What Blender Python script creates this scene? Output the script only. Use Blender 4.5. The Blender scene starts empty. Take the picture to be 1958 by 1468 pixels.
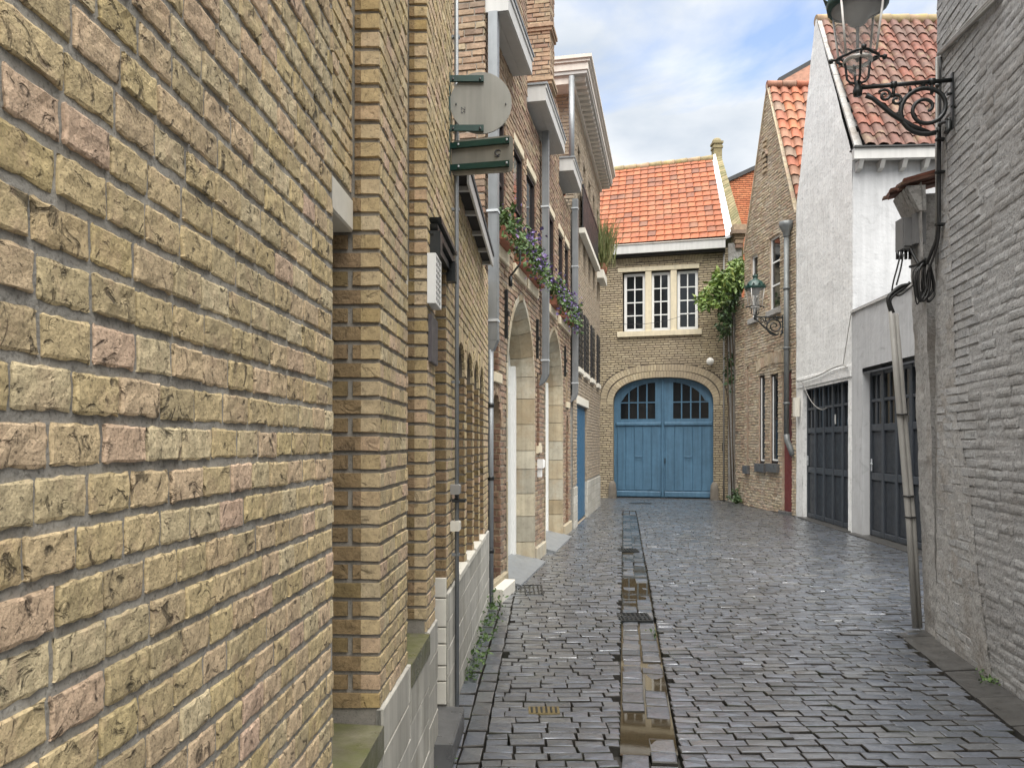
import bpy, bmesh, math, random
from mathutils import Vector, Matrix, noise
from mathutils.geometry import tessellate_polygon

R = random.Random(11)
scene = bpy.context.scene
COL = scene.collection

# ------------------------------------------------------------------ camera
FPX, CX, HZ, EYE = 1480.0, 979.0, 848.0, 1.55
cam_data = bpy.data.cameras.new('camera')
cam = bpy.data.objects.new('camera', cam_data)
COL.objects.link(cam)
cam.location = (0, 0, EYE)
cam.rotation_euler = (math.radians(90), 0, 0)
cam_data.sensor_width = 36.0
cam_data.lens = FPX / 1958.0 * 36.0
cam_data.shift_y = (HZ - 734.0) / 1958.0
cam_data.clip_start = 0.05
cam_data.clip_end = 3000
scene.camera = cam

# ------------------------------------------------------------------ sky, sun, exposure
SUN_EL, SUN_AZ = 70.0, 170.0        # azimuth clockwise from +Y (the street axis): behind the camera, a little right
world = bpy.data.worlds.new('World')
scene.world = world
world.use_nodes = True
wn = world.node_tree
wn.nodes.clear()
def wnode(t, **kw):
    n = wn.nodes.new(t)
    for k, v in kw.items():
        setattr(n, k, v)
    return n
w_out = wnode('ShaderNodeOutputWorld')
w_bg = wnode('ShaderNodeBackground')
w_bg.inputs['Strength'].default_value = 0.05
w_sky = wnode('ShaderNodeTexSky', sky_type='NISHITA', sun_disc=False)
w_sky.sun_elevation = math.radians(SUN_EL)
w_sky.sun_rotation = math.radians(SUN_AZ)
w_sky.air_density = 1.0
w_sky.dust_density = 0.6
w_tc = wnode('ShaderNodeTexCoord')
w_sep = wnode('ShaderNodeSeparateXYZ')
wn.links.new(w_tc.outputs['Generated'], w_sep.inputs[0])
w_add = wnode('ShaderNodeMath', operation='ADD'); w_add.inputs[1].default_value = 0.18
w_max = wnode('ShaderNodeMath', operation='MAXIMUM'); w_max.inputs[1].default_value = 0.05
wn.links.new(w_sep.outputs['Z'], w_add.inputs[0]); wn.links.new(w_add.outputs[0], w_max.inputs[0])
w_dx = wnode('ShaderNodeMath', operation='DIVIDE'); w_dy = wnode('ShaderNodeMath', operation='DIVIDE')
wn.links.new(w_sep.outputs['X'], w_dx.inputs[0]); wn.links.new(w_max.outputs[0], w_dx.inputs[1])
wn.links.new(w_sep.outputs['Y'], w_dy.inputs[0]); wn.links.new(w_max.outputs[0], w_dy.inputs[1])
w_cmb = wnode('ShaderNodeCombineXYZ')
wn.links.new(w_dx.outputs[0], w_cmb.inputs[0]); wn.links.new(w_dy.outputs[0], w_cmb.inputs[1])
w_n1 = wnode('ShaderNodeTexNoise'); w_n1.inputs['Scale'].default_value = 1.5; w_n1.inputs['Detail'].default_value = 7
w_n1.inputs['Roughness'].default_value = 0.55; w_n1.inputs['Distortion'].default_value = 0.35
w_map = wnode('ShaderNodeMapping'); w_map.inputs['Location'].default_value = (3.1, 7.3, 0.0); w_map.inputs['Scale'].default_value = (1.0, 1.15, 1.0)
wn.links.new(w_cmb.outputs[0], w_map.inputs[0]); wn.links.new(w_map.outputs[0], w_n1.inputs['Vector'])
w_r = wnode('ShaderNodeValToRGB')
w_r.color_ramp.elements[0].position = 0.30; w_r.color_ramp.elements[0].color = (0.2, 0.2, 0.2, 1)
w_r.color_ramp.elements[1].position = 0.47; w_r.color_ramp.elements[1].color = (1, 1, 1, 1)
wn.links.new(w_n1.outputs['Fac'], w_r.inputs[0])
w_n2 = wnode('ShaderNodeTexNoise'); w_n2.inputs['Scale'].default_value = 3.2; w_n2.inputs['Detail'].default_value = 6
wn.links.new(w_map.outputs[0], w_n2.inputs['Vector'])
w_r2 = wnode('ShaderNodeValToRGB')
w_r2.color_ramp.elements[0].position = 0.3; w_r2.color_ramp.elements[0].color = (1.85, 2.05, 2.3, 1)
w_r2.color_ramp.elements[1].position = 0.7; w_r2.color_ramp.elements[1].color = (2.95, 3.0, 3.05, 1)
wn.links.new(w_n2.outputs['Fac'], w_r2.inputs[0])
w_mix = wnode('ShaderNodeMix', data_type='RGBA')
w_gain = wnode('ShaderNodeMix', data_type='RGBA', blend_type='MULTIPLY'); w_gain.inputs[0].default_value = 1.0
w_gain.inputs[7].default_value = (0.66, 0.71, 0.78, 1)
wn.links.new(w_sky.outputs[0], w_gain.inputs[6])
wn.links.new(w_r.outputs[0], w_mix.inputs[0])
wn.links.new(w_gain.outputs[2], w_mix.inputs[6])
wn.links.new(w_r2.outputs[0], w_mix.inputs[7])
wn.links.new(w_mix.outputs[2], w_bg.inputs['Color'])
wn.links.new(w_bg.outputs[0], w_out.inputs[0])

sun_data = bpy.data.lights.new('sun', 'SUN')
sun_data.energy = 1.5
sun_data.angle = math.radians(80)
sun_data.color = (1.0, 0.965, 0.91)
sun = bpy.data.objects.new('sun', sun_data)
COL.objects.link(sun)
_az, _el = math.radians(SUN_AZ), math.radians(SUN_EL)
_sd = Vector((math.sin(_az) * math.cos(_el), math.cos(_az) * math.cos(_el), math.sin(_el)))
sun.rotation_euler = _sd.to_track_quat('Z', 'Y').to_euler()
sun.location = _sd * 60

vs = scene.view_settings
vs.view_transform = 'Standard'
vs.look = 'None'
vs.gamma = 1.0
vs.use_curve_mapping = False
vs.exposure = 2.9
scene.render.engine = 'CYCLES'
scene.cycles.max_bounces = 6
scene.cycles.diffuse_bounces = 4
scene.cycles.glossy_bounces = 3

# ------------------------------------------------------------------ materials
def _lk(nt, a, b):
    nt.links.new(a, b)
def M(name, cols, rough=0.8, rvar=0.0, bump=0.25, bscale=40.0, bdist=0.004, mottle=0.25, mscale=12.0,
      pits=0.0, pscale=80.0, crack=0.0, cscale=22.0, metal=0.0, spec=0.5, big=0.0, bigscale=0.8, streak=0.0,
      tint=None, tintscale=1.2, tintamt=0.0, tints=(0.5, 0.68), coat=0.0, trans=0.0, bump2=0.0, b2scale=8.0, b2dist=0.01):
    m = bpy.data.materials.new(name); m.use_nodes = True
    nt = m.node_tree
    b = nt.nodes['Principled BSDF']
    geo = nt.nodes.new('ShaderNodeNewGeometry')
    pos = geo.outputs['Position']
    def nz(scale, detail=5.0, rgh=0.6, dist=0.0, vec=None):
        n = nt.nodes.new('ShaderNodeTexNoise')
        n.inputs['Scale'].default_value = scale; n.inputs['Detail'].default_value = detail
        n.inputs['Roughness'].default_value = rgh; n.inputs['Distortion'].default_value = dist
        _lk(nt, vec if vec else pos, n.inputs['Vector'])
        return n.outputs['Fac']
    def rng(fac, a, bb, c, d):
        r = nt.nodes.new('ShaderNodeMapRange')
        r.inputs[1].default_value = a; r.inputs[2].default_value = bb
        r.inputs[3].default_value = c; r.inputs[4].default_value = d
        _lk(nt, fac, r.inputs[0]); return r.outputs[0]
    def mul(col, val):
        x = nt.nodes.new('ShaderNodeMix'); x.data_type = 'RGBA'; x.blend_type = 'MULTIPLY'
        x.inputs[0].default_value = 1.0
        _lk(nt, col, x.inputs[6])
        cb = nt.nodes.new('ShaderNodeCombineColor')
        for i in range(3): _lk(nt, val, cb.inputs[i])
        _lk(nt, cb.outputs[0], x.inputs[7]); return x.outputs[2]
    if len(cols) > 1:
        at = nt.nodes.new('ShaderNodeAttribute'); at.attribute_name = 'tone'
        oi = nt.nodes.new('ShaderNodeObjectInfo')
        ad = nt.nodes.new('ShaderNodeMath'); ad.operation = 'ADD'
        _lk(nt, at.outputs['Fac'], ad.inputs[0]); _lk(nt, oi.outputs['Random'], ad.inputs[1])
        fr = nt.nodes.new('ShaderNodeMath'); fr.operation = 'FRACT'; _lk(nt, ad.outputs[0], fr.inputs[0])
        rp = nt.nodes.new('ShaderNodeValToRGB')
        els = rp.color_ramp.elements
        while len(els) < len(cols): els.new(0.5)
        for i, c in enumerate(cols):
            els[i].position = i / (len(cols) - 1); els[i].color = (*c, 1)
        _lk(nt, fr.outputs[0], rp.inputs[0]); col = rp.outputs[0]
    else:
        rgb = nt.nodes.new('ShaderNodeRGB'); rgb.outputs[0].default_value = (*cols[0], 1); col = rgb.outputs[0]
    if mottle: col = mul(col, rng(nz(mscale, 6.0, 0.65), 0.25, 0.75, 1 - mottle, 1 + mottle * 0.7))
    if pits: col = mul(col, rng(nz(pscale, 3.0), 0.33, 0.46, 1 - pits, 1.0))
    ck = None
    if crack:
        cn = nz(cscale, 4.0, 0.55, 1.6)
        ck = rng(cn, 0.30, 0.42, 0.0, 1.0)
        col = mul(col, rng(ck, 0.0, 1.0, 1 - crack, 1.0))
    if big: col = mul(col, rng(nz(bigscale, 4.0), 0.3, 0.65, 1 - big, 1.05))
    if streak:
        mp = nt.nodes.new('ShaderNodeMapping'); mp.inputs['Scale'].default_value = (14, 14, 0.9); _lk(nt, pos, mp.inputs[0])
        col = mul(col, rng(nz(1.0, 5.0, 0.6, 0.0, mp.outputs[0]), 0.35, 0.7, 1 - streak, 1.05))
    if tint and tintamt:
        x = nt.nodes.new('ShaderNodeMix'); x.data_type = 'RGBA'
        _lk(nt, rng(nz(tintscale, 6.0, 0.65), tints[0], tints[1], 0.0, tintamt), x.inputs[0])
        _lk(nt, col, x.inputs[6]); x.inputs[7].default_value = (*tint, 1); col = x.outputs[2]
    _lk(nt, col, b.inputs['Base Color'])
    if rvar:
        _lk(nt, rng(nz(9.0, 5.0), 0.3, 0.7, max(0.02, rough - rvar), min(1, rough + rvar)), b.inputs['Roughness'])
    else:
        b.inputs['Roughness'].default_value = rough
    b.inputs['Metallic'].default_value = metal
    b.inputs['Specular IOR Level'].default_value = spec
    if coat:
        b.inputs['Coat Weight'].default_value = coat; b.inputs['Coat Roughness'].default_value = 0.29; b.inputs['Coat IOR'].default_value = 2.3; b.inputs['Coat Tint'].default_value = (0.93, 0.97, 1.0, 1)
    if trans: b.inputs['Transmission Weight'].default_value = trans
    prev = None
    def bmp(h, st, di):
        nonlocal prev
        x = nt.nodes.new('ShaderNodeBump'); x.inputs['Strength'].default_value = st; x.inputs['Distance'].default_value = di
        _lk(nt, h, x.inputs['Height'])
        if prev: _lk(nt, prev, x.inputs['Normal'])
        prev = x.outputs[0]
    if bump2: bmp(nz(b2scale, 4.0), bump2, b2dist)
    if bump: bmp(nz(bscale, 6.0, 0.65), bump, bdist)
    if ck: bmp(ck, min(1, crack * 1.3), 0.005)
    if prev:
        _lk(nt, prev, b.inputs['Normal'])
        if coat: _lk(nt, prev, b.inputs['Coat Normal'])
    return m

TAN = [(0.67, 0.53, 0.305), (0.55, 0.44, 0.245), (0.72, 0.60, 0.38), (0.50, 0.40, 0.23), (0.70, 0.53, 0.35), (0.66, 0.53, 0.28), (0.68, 0.49, 0.36), (0.57, 0.45, 0.23), (0.67, 0.53, 0.305)]
m_brick_near = M('split tan brick', TAN, 0.9, 0, 0.9, 190, 0.003, 0.38, 60, 0.5, 210, 0.74, 26, big=0.22, bigscale=1.7, streak=0.10, bump2=0.4, b2scale=34, b2dist=0.006, tint=(0.55, 0.38, 0.26), tintscale=16, tintamt=0.40, tints=(0.52, 0.7))
m_brick_quoin = M('yellow quoin brick', [(0.48, 0.365, 0.20), (0.50, 0.39, 0.24), (0.38, 0.27, 0.11), (0.52, 0.42, 0.27), (0.51, 0.36, 0.23), (0.46, 0.35, 0.19), (0.48, 0.365, 0.20)], 0.85, 0, 0.7, 70, 0.004, 0.32, 34, 0.35, 110, 0.4, 13)
m_brick_quoin_dark = M('dark brown brick', [(0.26, 0.18, 0.09), (0.30, 0.21, 0.11), (0.22, 0.16, 0.07), (0.28, 0.19, 0.11), (0.26, 0.18, 0.09)], 0.9, 0, 0.9, 50, 0.006, 0.35, 22, 0.35, 120, 0.5, 14, bump2=0.6, b2scale=20)
m_mortar = M('grey mortar', [(0.39, 0.37, 0.33)], 0.95, 0, 0.7, 120, 0.004, 0.35, 26, 0.4, 150, big=0.25, bigscale=2.2, streak=0.15)
m_mortar_deep = M('deep dark joint', [(0.12, 0.098, 0.075)], 0.95, 0, 0.5, 60, 0.006, 0.3, 8)
m_mortar_dark = M('dark old mortar', [(0.17, 0.148, 0.12)], 0.95, 0, 0.5, 90, 0.004, 0.3, 8)
m_brick_red = M('weathered red brown brick', [(0.32, 0.215, 0.145), (0.38, 0.275, 0.18), (0.27, 0.17, 0.125), (0.41, 0.33, 0.215), (0.34, 0.22, 0.155), (0.24, 0.18, 0.13), (0.39, 0.29, 0.19), (0.32, 0.215, 0.145)], 0.9, 0, 0.6, 50, 0.006, 0.35, 14, 0.25, 60, big=0.25, bigscale=0.9)
m_brick_buff = M('buff grey brick', [(0.33, 0.27, 0.20), (0.37, 0.31, 0.23), (0.29, 0.24, 0.18), (0.35, 0.28, 0.20), (0.33, 0.27, 0.20)], 0.9, 0, 0.5, 50, 0.005, 0.25, 12, 0.2, 60)
m_brick_yellow = M('yellow house brick', [(0.54, 0.445, 0.285), (0.48, 0.39, 0.25), (0.58, 0.49, 0.33), (0.42, 0.34, 0.225), (0.52, 0.43, 0.29), (0.54, 0.445, 0.285)], 0.9, 0, 0.5, 40, 0.005, 0.25, 10, 0.2, 50, big=0.3, bigscale=0.5, tint=(0.27, 0.22, 0.16), tintscale=0.55, tintamt=0.6, tints=(0.42, 0.6))
m_brick_old = M('old soft red brick with lime', [(0.45, 0.35, 0.235), (0.50, 0.415, 0.28), (0.38, 0.27, 0.19), (0.52, 0.445, 0.32), (0.44, 0.31, 0.225), (0.45, 0.35, 0.235)], 0.92, 0, 0.7, 40, 0.008, 0.35, 10, 0.2, 45, big=0.2, bigscale=0.8, tint=(0.46, 0.42, 0.35), tintscale=2.2, tintamt=0.6)
m_brick_orange = M('orange brick', [(0.50, 0.17, 0.08), (0.44, 0.15, 0.07), (0.54, 0.21, 0.10), (0.50, 0.17, 0.08)], 0.9, 0, 0.4, 30, 0.006, 0.3, 6)
m_brick_moss = M('mossy parapet brick', [(0.22, 0.19, 0.10), (0.28, 0.23, 0.13), (0.17, 0.16, 0.08), (0.22, 0.19, 0.10)], 0.95, 0, 0.6, 40, 0.008, 0.4, 10)
m_grey_paint = M('grey limewashed brick', [(0.38, 0.38, 0.38), (0.42, 0.415, 0.41), (0.34, 0.34, 0.34), (0.40, 0.40, 0.395), (0.38, 0.38, 0.38)], 0.85, 0, 1.0, 75, 0.006, 0.22, 45, 0.45, 60, crack=0.25, cscale=16, bump2=0.5, b2scale=24, b2dist=0.008, tint=(0.17, 0.15, 0.13), tintscale=1.5, tintamt=0.7, tints=(0.45, 0.70))
m_grey_fill = M('grey painted joints', [(0.34, 0.335, 0.33)], 0.9, 0, 0.9, 60, 0.006, 0.25, 20, 0.3, 60, bump2=0.6, b2scale=15)
m_grey_render = M('patched grey render', [(0.36, 0.35, 0.335)], 0.9, 0, 0.9, 45, 0.008, 0.25, 22, 0.4, 40, crack=0.3, cscale=10, bump2=0.7, b2scale=9, b2dist=0.015, tint=(0.19, 0.16, 0.13), tintscale=2.4, tintamt=0.6)
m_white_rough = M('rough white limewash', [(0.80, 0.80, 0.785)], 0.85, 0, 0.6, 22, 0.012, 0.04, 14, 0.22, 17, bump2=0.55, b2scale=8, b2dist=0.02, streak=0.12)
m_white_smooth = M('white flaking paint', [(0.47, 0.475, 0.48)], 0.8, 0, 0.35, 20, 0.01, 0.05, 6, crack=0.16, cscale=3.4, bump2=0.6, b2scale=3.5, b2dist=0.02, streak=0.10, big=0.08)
m_stone_white = M('white plinth stone', [(0.52, 0.50, 0.44), (0.57, 0.55, 0.49), (0.48, 0.46, 0.40), (0.52, 0.50, 0.44)], 0.85, 0, 0.3, 40, 0.003, 0.12, 10, streak=0.30, big=0.18, bigscale=1.5, tint=(0.24, 0.21, 0.14), tintscale=2.0, tintamt=0.45, tints=(0.58, 0.75))
m_stone_joint = M('plinth joint', [(0.25, 0.24, 0.21)], 0.9)
m_stone_cream = M('cream limestone', [(0.66, 0.58, 0.42)], 0.8, 0, 0.2, 30, 0.004, 0.12, 8, streak=0.12)
m_stone_lintel = M('pale concrete', [(0.66, 0.63, 0.55)], 0.8, 0, 0.2, 60, 0.002, 0.1, 14)
m_ashlar = M('beige ashlar', [(0.42, 0.36, 0.25), (0.50, 0.44, 0.32), (0.30, 0.24, 0.15), (0.48, 0.43, 0.33), (0.34, 0.31, 0.24), (0.52, 0.48, 0.38), (0.38, 0.31, 0.20), (0.42, 0.36, 0.25)], 0.85, 0, 0.4, 30, 0.006, 0.2, 7, 0.15, 30, streak=0.2, tint=(0.30, 0.20, 0.10), tintscale=2.2, tintamt=0.5)
m_bluestone = M('wet bluestone', [(0.10, 0.10, 0.10)], 0.35, 0.12, 0.3, 40, 0.003, 0.3, 8)
m_moss_sill = M('mossy stone sill', [(0.16, 0.15, 0.10)], 0.4, 0.2, 0.6, 35, 0.005, 0.45, 8, tint=(0.10, 0.11, 0.03), tintscale=5, tintamt=0.8, tints=(0.4, 0.6))
m_sett = M('wet cobble', [(0.074, 0.085, 0.110), (0.108, 0.116, 0.140), (0.045, 0.053, 0.070), (0.125, 0.124, 0.126), (0.084, 0.096, 0.122), (0.056, 0.060, 0.068), (0.074, 0.085, 0.110)], 0.30, 0.13, 0.22, 60, 0.003, 0.35, 14, 0.2, 60, spec=0.5, coat=1.0, big=0.3, bigscale=0.6, bump2=0.35, b2scale=13, b2dist=0.012)
m_sett_bed = M('wet joint sand', [(0.040, 0.036, 0.031)], 0.6, 0.2, 0.6, 60, 0.006, 0.4, 20, tint=(0.03, 0.04, 0.015), tintscale=3, tintamt=0.6)
m_water = M('standing water', [(0.050, 0.038, 0.022)], 0.025, 0, 0.04, 6, 0.003, 0.0, spec=0.6)
m_slab = M('wet edging slab', [(0.05, 0.049, 0.047), (0.06, 0.058, 0.054), (0.05, 0.049, 0.047)], 0.42, 0.15, 0.4, 40, 0.004, 0.35, 9)
m_tile = M('orange clay tile', [(0.27, 0.074, 0.025), (0.31, 0.087, 0.030), (0.23, 0.064, 0.024), (0.28, 0.079, 0.027), (0.14, 0.056, 0.032), (0.29, 0.094, 0.038), (0.25, 0.070, 0.024), (0.27, 0.074, 0.025)], 0.75, 0, 0.3, 25, 0.005, 0.22, 9, 0.25, 9, tint=(0.24, 0.13, 0.07), tintscale=1.4, tintamt=0.5, tints=(0.52, 0.7))
m_pantile = M('old red pantile', [(0.115, 0.045, 0.030), (0.155, 0.052, 0.031), (0.090, 0.042, 0.032), (0.130, 0.066, 0.045), (0.165, 0.050, 0.027), (0.100, 0.056, 0.042), (0.115, 0.045, 0.030)], 0.8, 0, 0.4, 25, 0.006, 0.4, 10, 0.25, 14, tint=(0.28, 0.24, 0.13), tintscale=3.0, tintamt=0.45, tints=(0.55, 0.72))
m_pantile_far = M('orange red pantile', [(0.34, 0.105, 0.05), (0.27, 0.09, 0.05), (0.22, 0.115, 0.075), (0.36, 0.12, 0.05), (0.20, 0.14, 0.10), (0.34, 0.105, 0.05)], 0.8, 0, 0.4, 25, 0.006, 0.35, 9, 0.2, 14)
m_ridge = M('mossy ridge tile', [(0.30, 0.22, 0.13), (0.26, 0.21, 0.11), (0.34, 0.23, 0.15), (0.30, 0.22, 0.13)], 0.9, 0, 0.4, 20, 0.006, 0.4, 8, tint=(0.30, 0.26, 0.06), tintscale=3, tintamt=0.6)
m_zinc = M('zinc', [(0.25, 0.265, 0.275)], 0.45, 0.1, 0.05, 20, 0.002, 0.12, 6, metal=0.35, streak=0.15)
m_zinc_light = M('lead flashing', [(0.58, 0.61, 0.63)], 0.5, 0.1, 0.2, 14, 0.01, 0.15, 5, metal=0.2)
m_gutter_white = M('off white painted eaves', [(0.50, 0.495, 0.475)], 0.55, 0, 0.05, 20, 0.002, 0.06, 5, streak=0.1)
m_soffit = M('grey soffit board', [(0.42, 0.41, 0.39)], 0.7, 0, 0.1, 20, 0.002, 0.1, 6)
m_cornice = M('stone coloured cornice', [(0.62, 0.57, 0.51)], 0.7, 0, 0.1, 20, 0.003, 0.08, 5, streak=0.1)
m_blue = M('blue door paint', [(0.088, 0.190, 0.290)], 0.45, 0.1, 0.2, 30, 0.002, 0.14, 7, streak=0.22, big=0.18, bigscale=1.4)
m_blue_dark = M('dark blue garage paint', [(0.045, 0.13, 0.23)], 0.4, 0.08, 0.1, 30, 0.002, 0.1, 5)
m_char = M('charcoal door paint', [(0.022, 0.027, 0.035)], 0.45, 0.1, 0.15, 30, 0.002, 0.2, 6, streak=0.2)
m_char_lit = M('lit charcoal paint', [(0.040, 0.047, 0.057)], 0.45, 0.1, 0.15, 30, 0.002, 0.2, 6)  # lighter copy of the door charcoal: light on raised rails painted in
m_white_paint = M('white joinery paint', [(0.76, 0.76, 0.74)], 0.45, 0, 0.08, 20, 0.002, 0.05, 6)
m_cream_paint = M('pale grey door paint', [(0.62, 0.63, 0.60)], 0.5, 0, 0.08, 20, 0.002, 0.08, 4)
m_glass = M('dark window glass', [(0.012, 0.014, 0.016)], 0.06, 0, 0.02, 3, 0.002, 0.0, spec=0.5)
m_dark = M('dark interior', [(0.015, 0.013, 0.012)], 0.8, 0, 0, mottle=0.2)
m_black_wood = M('black shutters', [(0.018, 0.018, 0.020)], 0.45, 0.1, 0.1, 30, 0.002, 0.2, 6)
m_iron = M('black cast iron', [(0.012, 0.014, 0.014)], 0.42, 0.12, 0.3, 60, 0.002, 0.3, 20)
m_green_iron = M('dark green cast iron', [(0.010, 0.045, 0.036)], 0.4, 0.1, 0.2, 50, 0.002, 0.3, 15)
m_lamp_frame = M('pale painted lamp frame', [(0.55, 0.53, 0.50)], 0.4, 0.1, 0.1, 40, 0.001, 0.15, 10)
m_alu = M('weathered sign back', [(0.27, 0.265, 0.235)], 0.5, 0.1, 0.05, 20, 0.001, 0.10, 4, metal=0.2, streak=0.22)
m_plastic = M('grey plastic', [(0.17, 0.17, 0.17)], 0.5, 0.1, 0.05, 30, 0.001, 0.1, 8)
m_conduit = M('grey conduit', [(0.30, 0.29, 0.27)], 0.55, 0.1, 0.1, 30, 0.002, 0.15, 8, streak=0.2)
m_cable = M('black cable', [(0.012, 0.012, 0.012)], 0.5, 0, 0.05)
m_print = M('dark print', [(0.035, 0.035, 0.045)], 0.6, 0, 0)
m_terracotta = M('terracotta', [(0.32, 0.13, 0.08)], 0.8, 0, 0.2, 30, 0.003, 0.25, 10)
m_leaf = M('leaf green', [(0.055, 0.11, 0.025), (0.08, 0.14, 0.03), (0.04, 0.085, 0.02), (0.10, 0.16, 0.04), (0.055, 0.11, 0.025)], 0.55, 0, 0, mottle=0.3, mscale=30)
m_leaf_bright = M('fresh vine leaf', [(0.12, 0.20, 0.03), (0.17, 0.25, 0.045), (0.08, 0.15, 0.025), (0.22, 0.27, 0.06), (0.05, 0.10, 0.02), (0.12, 0.20, 0.03)], 0.5, 0, 0, mottle=0.3, mscale=20)
m_leaf_dark = M('dark ivy leaf', [(0.035, 0.075, 0.02), (0.05, 0.09, 0.022), (0.025, 0.055, 0.017), (0.035, 0.075, 0.02)], 0.5, 0, 0, mottle=0.3, mscale=20)
m_flower = M('purple petals', [(0.14, 0.10, 0.27), (0.20, 0.14, 0.34), (0.11, 0.08, 0.22), (0.22, 0.12, 0.28), (0.14, 0.10, 0.27)], 0.6, 0, 0, mottle=0.1)
m_blade = M('grassy bamboo leaf', [(0.16, 0.18, 0.06), (0.11, 0.15, 0.04), (0.22, 0.20, 0.09), (0.16, 0.18, 0.06)], 0.6, 0, 0, mottle=0.2)
m_twig = M('twig bark', [(0.10, 0.075, 0.05)], 0.9)
m_red_door = M('dark red door paint', [(0.14, 0.022, 0.018)], 0.5, 0.1, 0.1, 30, 0.002, 0.2, 6)
m_wood_dark = M('dark brown joinery', [(0.022, 0.013, 0.011)], 0.5, 0.1, 0.1, 30, 0.002, 0.2, 6)
m_globe = M('opal globe', [(0.80, 0.78, 0.72)], 0.25, 0, 0, mottle=0)
m_brass = M('brass cover', [(0.20, 0.155, 0.07)], 0.4, 0.1, 0.3, 50, 0.002, 0.3, 30, metal=0.4)
m_ground = M('earth', [(0.10, 0.09, 0.07)], 0.95, 0, 0.3, 5, 0.02, 0.3, 2)
m_flat_roof = M('dark roof felt', [(0.06, 0.06, 0.06)], 0.9)

def clear_glass(name, tint, alpha):
    m = bpy.data.materials.new(name); m.use_nodes = True
    nt = m.node_tree; nt.nodes.clear()
    o = nt.nodes.new('ShaderNodeOutputMaterial'); mx = nt.nodes.new('ShaderNodeMixShader')
    t = nt.nodes.new('ShaderNodeBsdfTransparent'); g = nt.nodes.new('ShaderNodeBsdfPrincipled')
    t.inputs[0].default_value = (*tint, 1)
    g.inputs['Base Color'].default_value = (0.55, 0.55, 0.54, 1); g.inputs['Roughness'].default_value = 0.12
    mx.inputs[0].default_value = alpha
    nt.links.new(t.outputs[0], mx.inputs[1]); nt.links.new(g.outputs[0], mx.inputs[2]); nt.links.new(mx.outputs[0], o.inputs[0])
    return m
m_pipe_old = M('weathered grey pipe', [(0.17, 0.18, 0.18)], 0.5, 0.1, 0.1, 20, 0.003, 0.2, 8, metal=0.2, streak=0.2)
m_plaque = M('slate plaque', [(0.09, 0.08, 0.085)], 0.5, 0.1, 0.05)
m_mortar_mid = M('brown grey mortar', [(0.27, 0.248, 0.212)], 0.95, 0, 0.6, 140, 0.003, 0.25, 18, 0.3, 160)
m_mortar_lime = M('pale lime mortar', [(0.36, 0.325, 0.27)], 0.95, 0, 0.6, 60, 0.006, 0.3, 10)
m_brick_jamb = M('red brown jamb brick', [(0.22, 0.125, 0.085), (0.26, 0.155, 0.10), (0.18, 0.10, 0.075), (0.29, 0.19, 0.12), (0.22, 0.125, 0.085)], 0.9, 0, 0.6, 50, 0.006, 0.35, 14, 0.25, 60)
m_lamp_glass = clear_glass('lantern glass', (0.93, 0.93, 0.92), 0.22)

# ------------------------------------------------------------------ helpers
WLOC = {}
def tag(o, label=None, cat=None, group=None, kind=None):
    if label: o['label'] = label
    if cat: o['category'] = cat
    if group: o['group'] = group
    if kind: o['kind'] = kind
    return o
def thing(name, loc, label, cat, group=None):
    o = bpy.data.objects.new(name, None); COL.objects.link(o)
    o.location = loc; o.empty_display_size = 0.2
    WLOC[o.name] = Vector(loc)
    return tag(o, label, cat, group)
def wloc(o):
    return WLOC.get(o.name, Vector((0, 0, 0))) if o else Vector((0, 0, 0))
def add_tone(me, tones):
    if any(t for t in tones):
        a = me.attributes.new('tone', 'FLOAT', 'FACE')
        a.data.foreach_set('value', tones)

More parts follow.
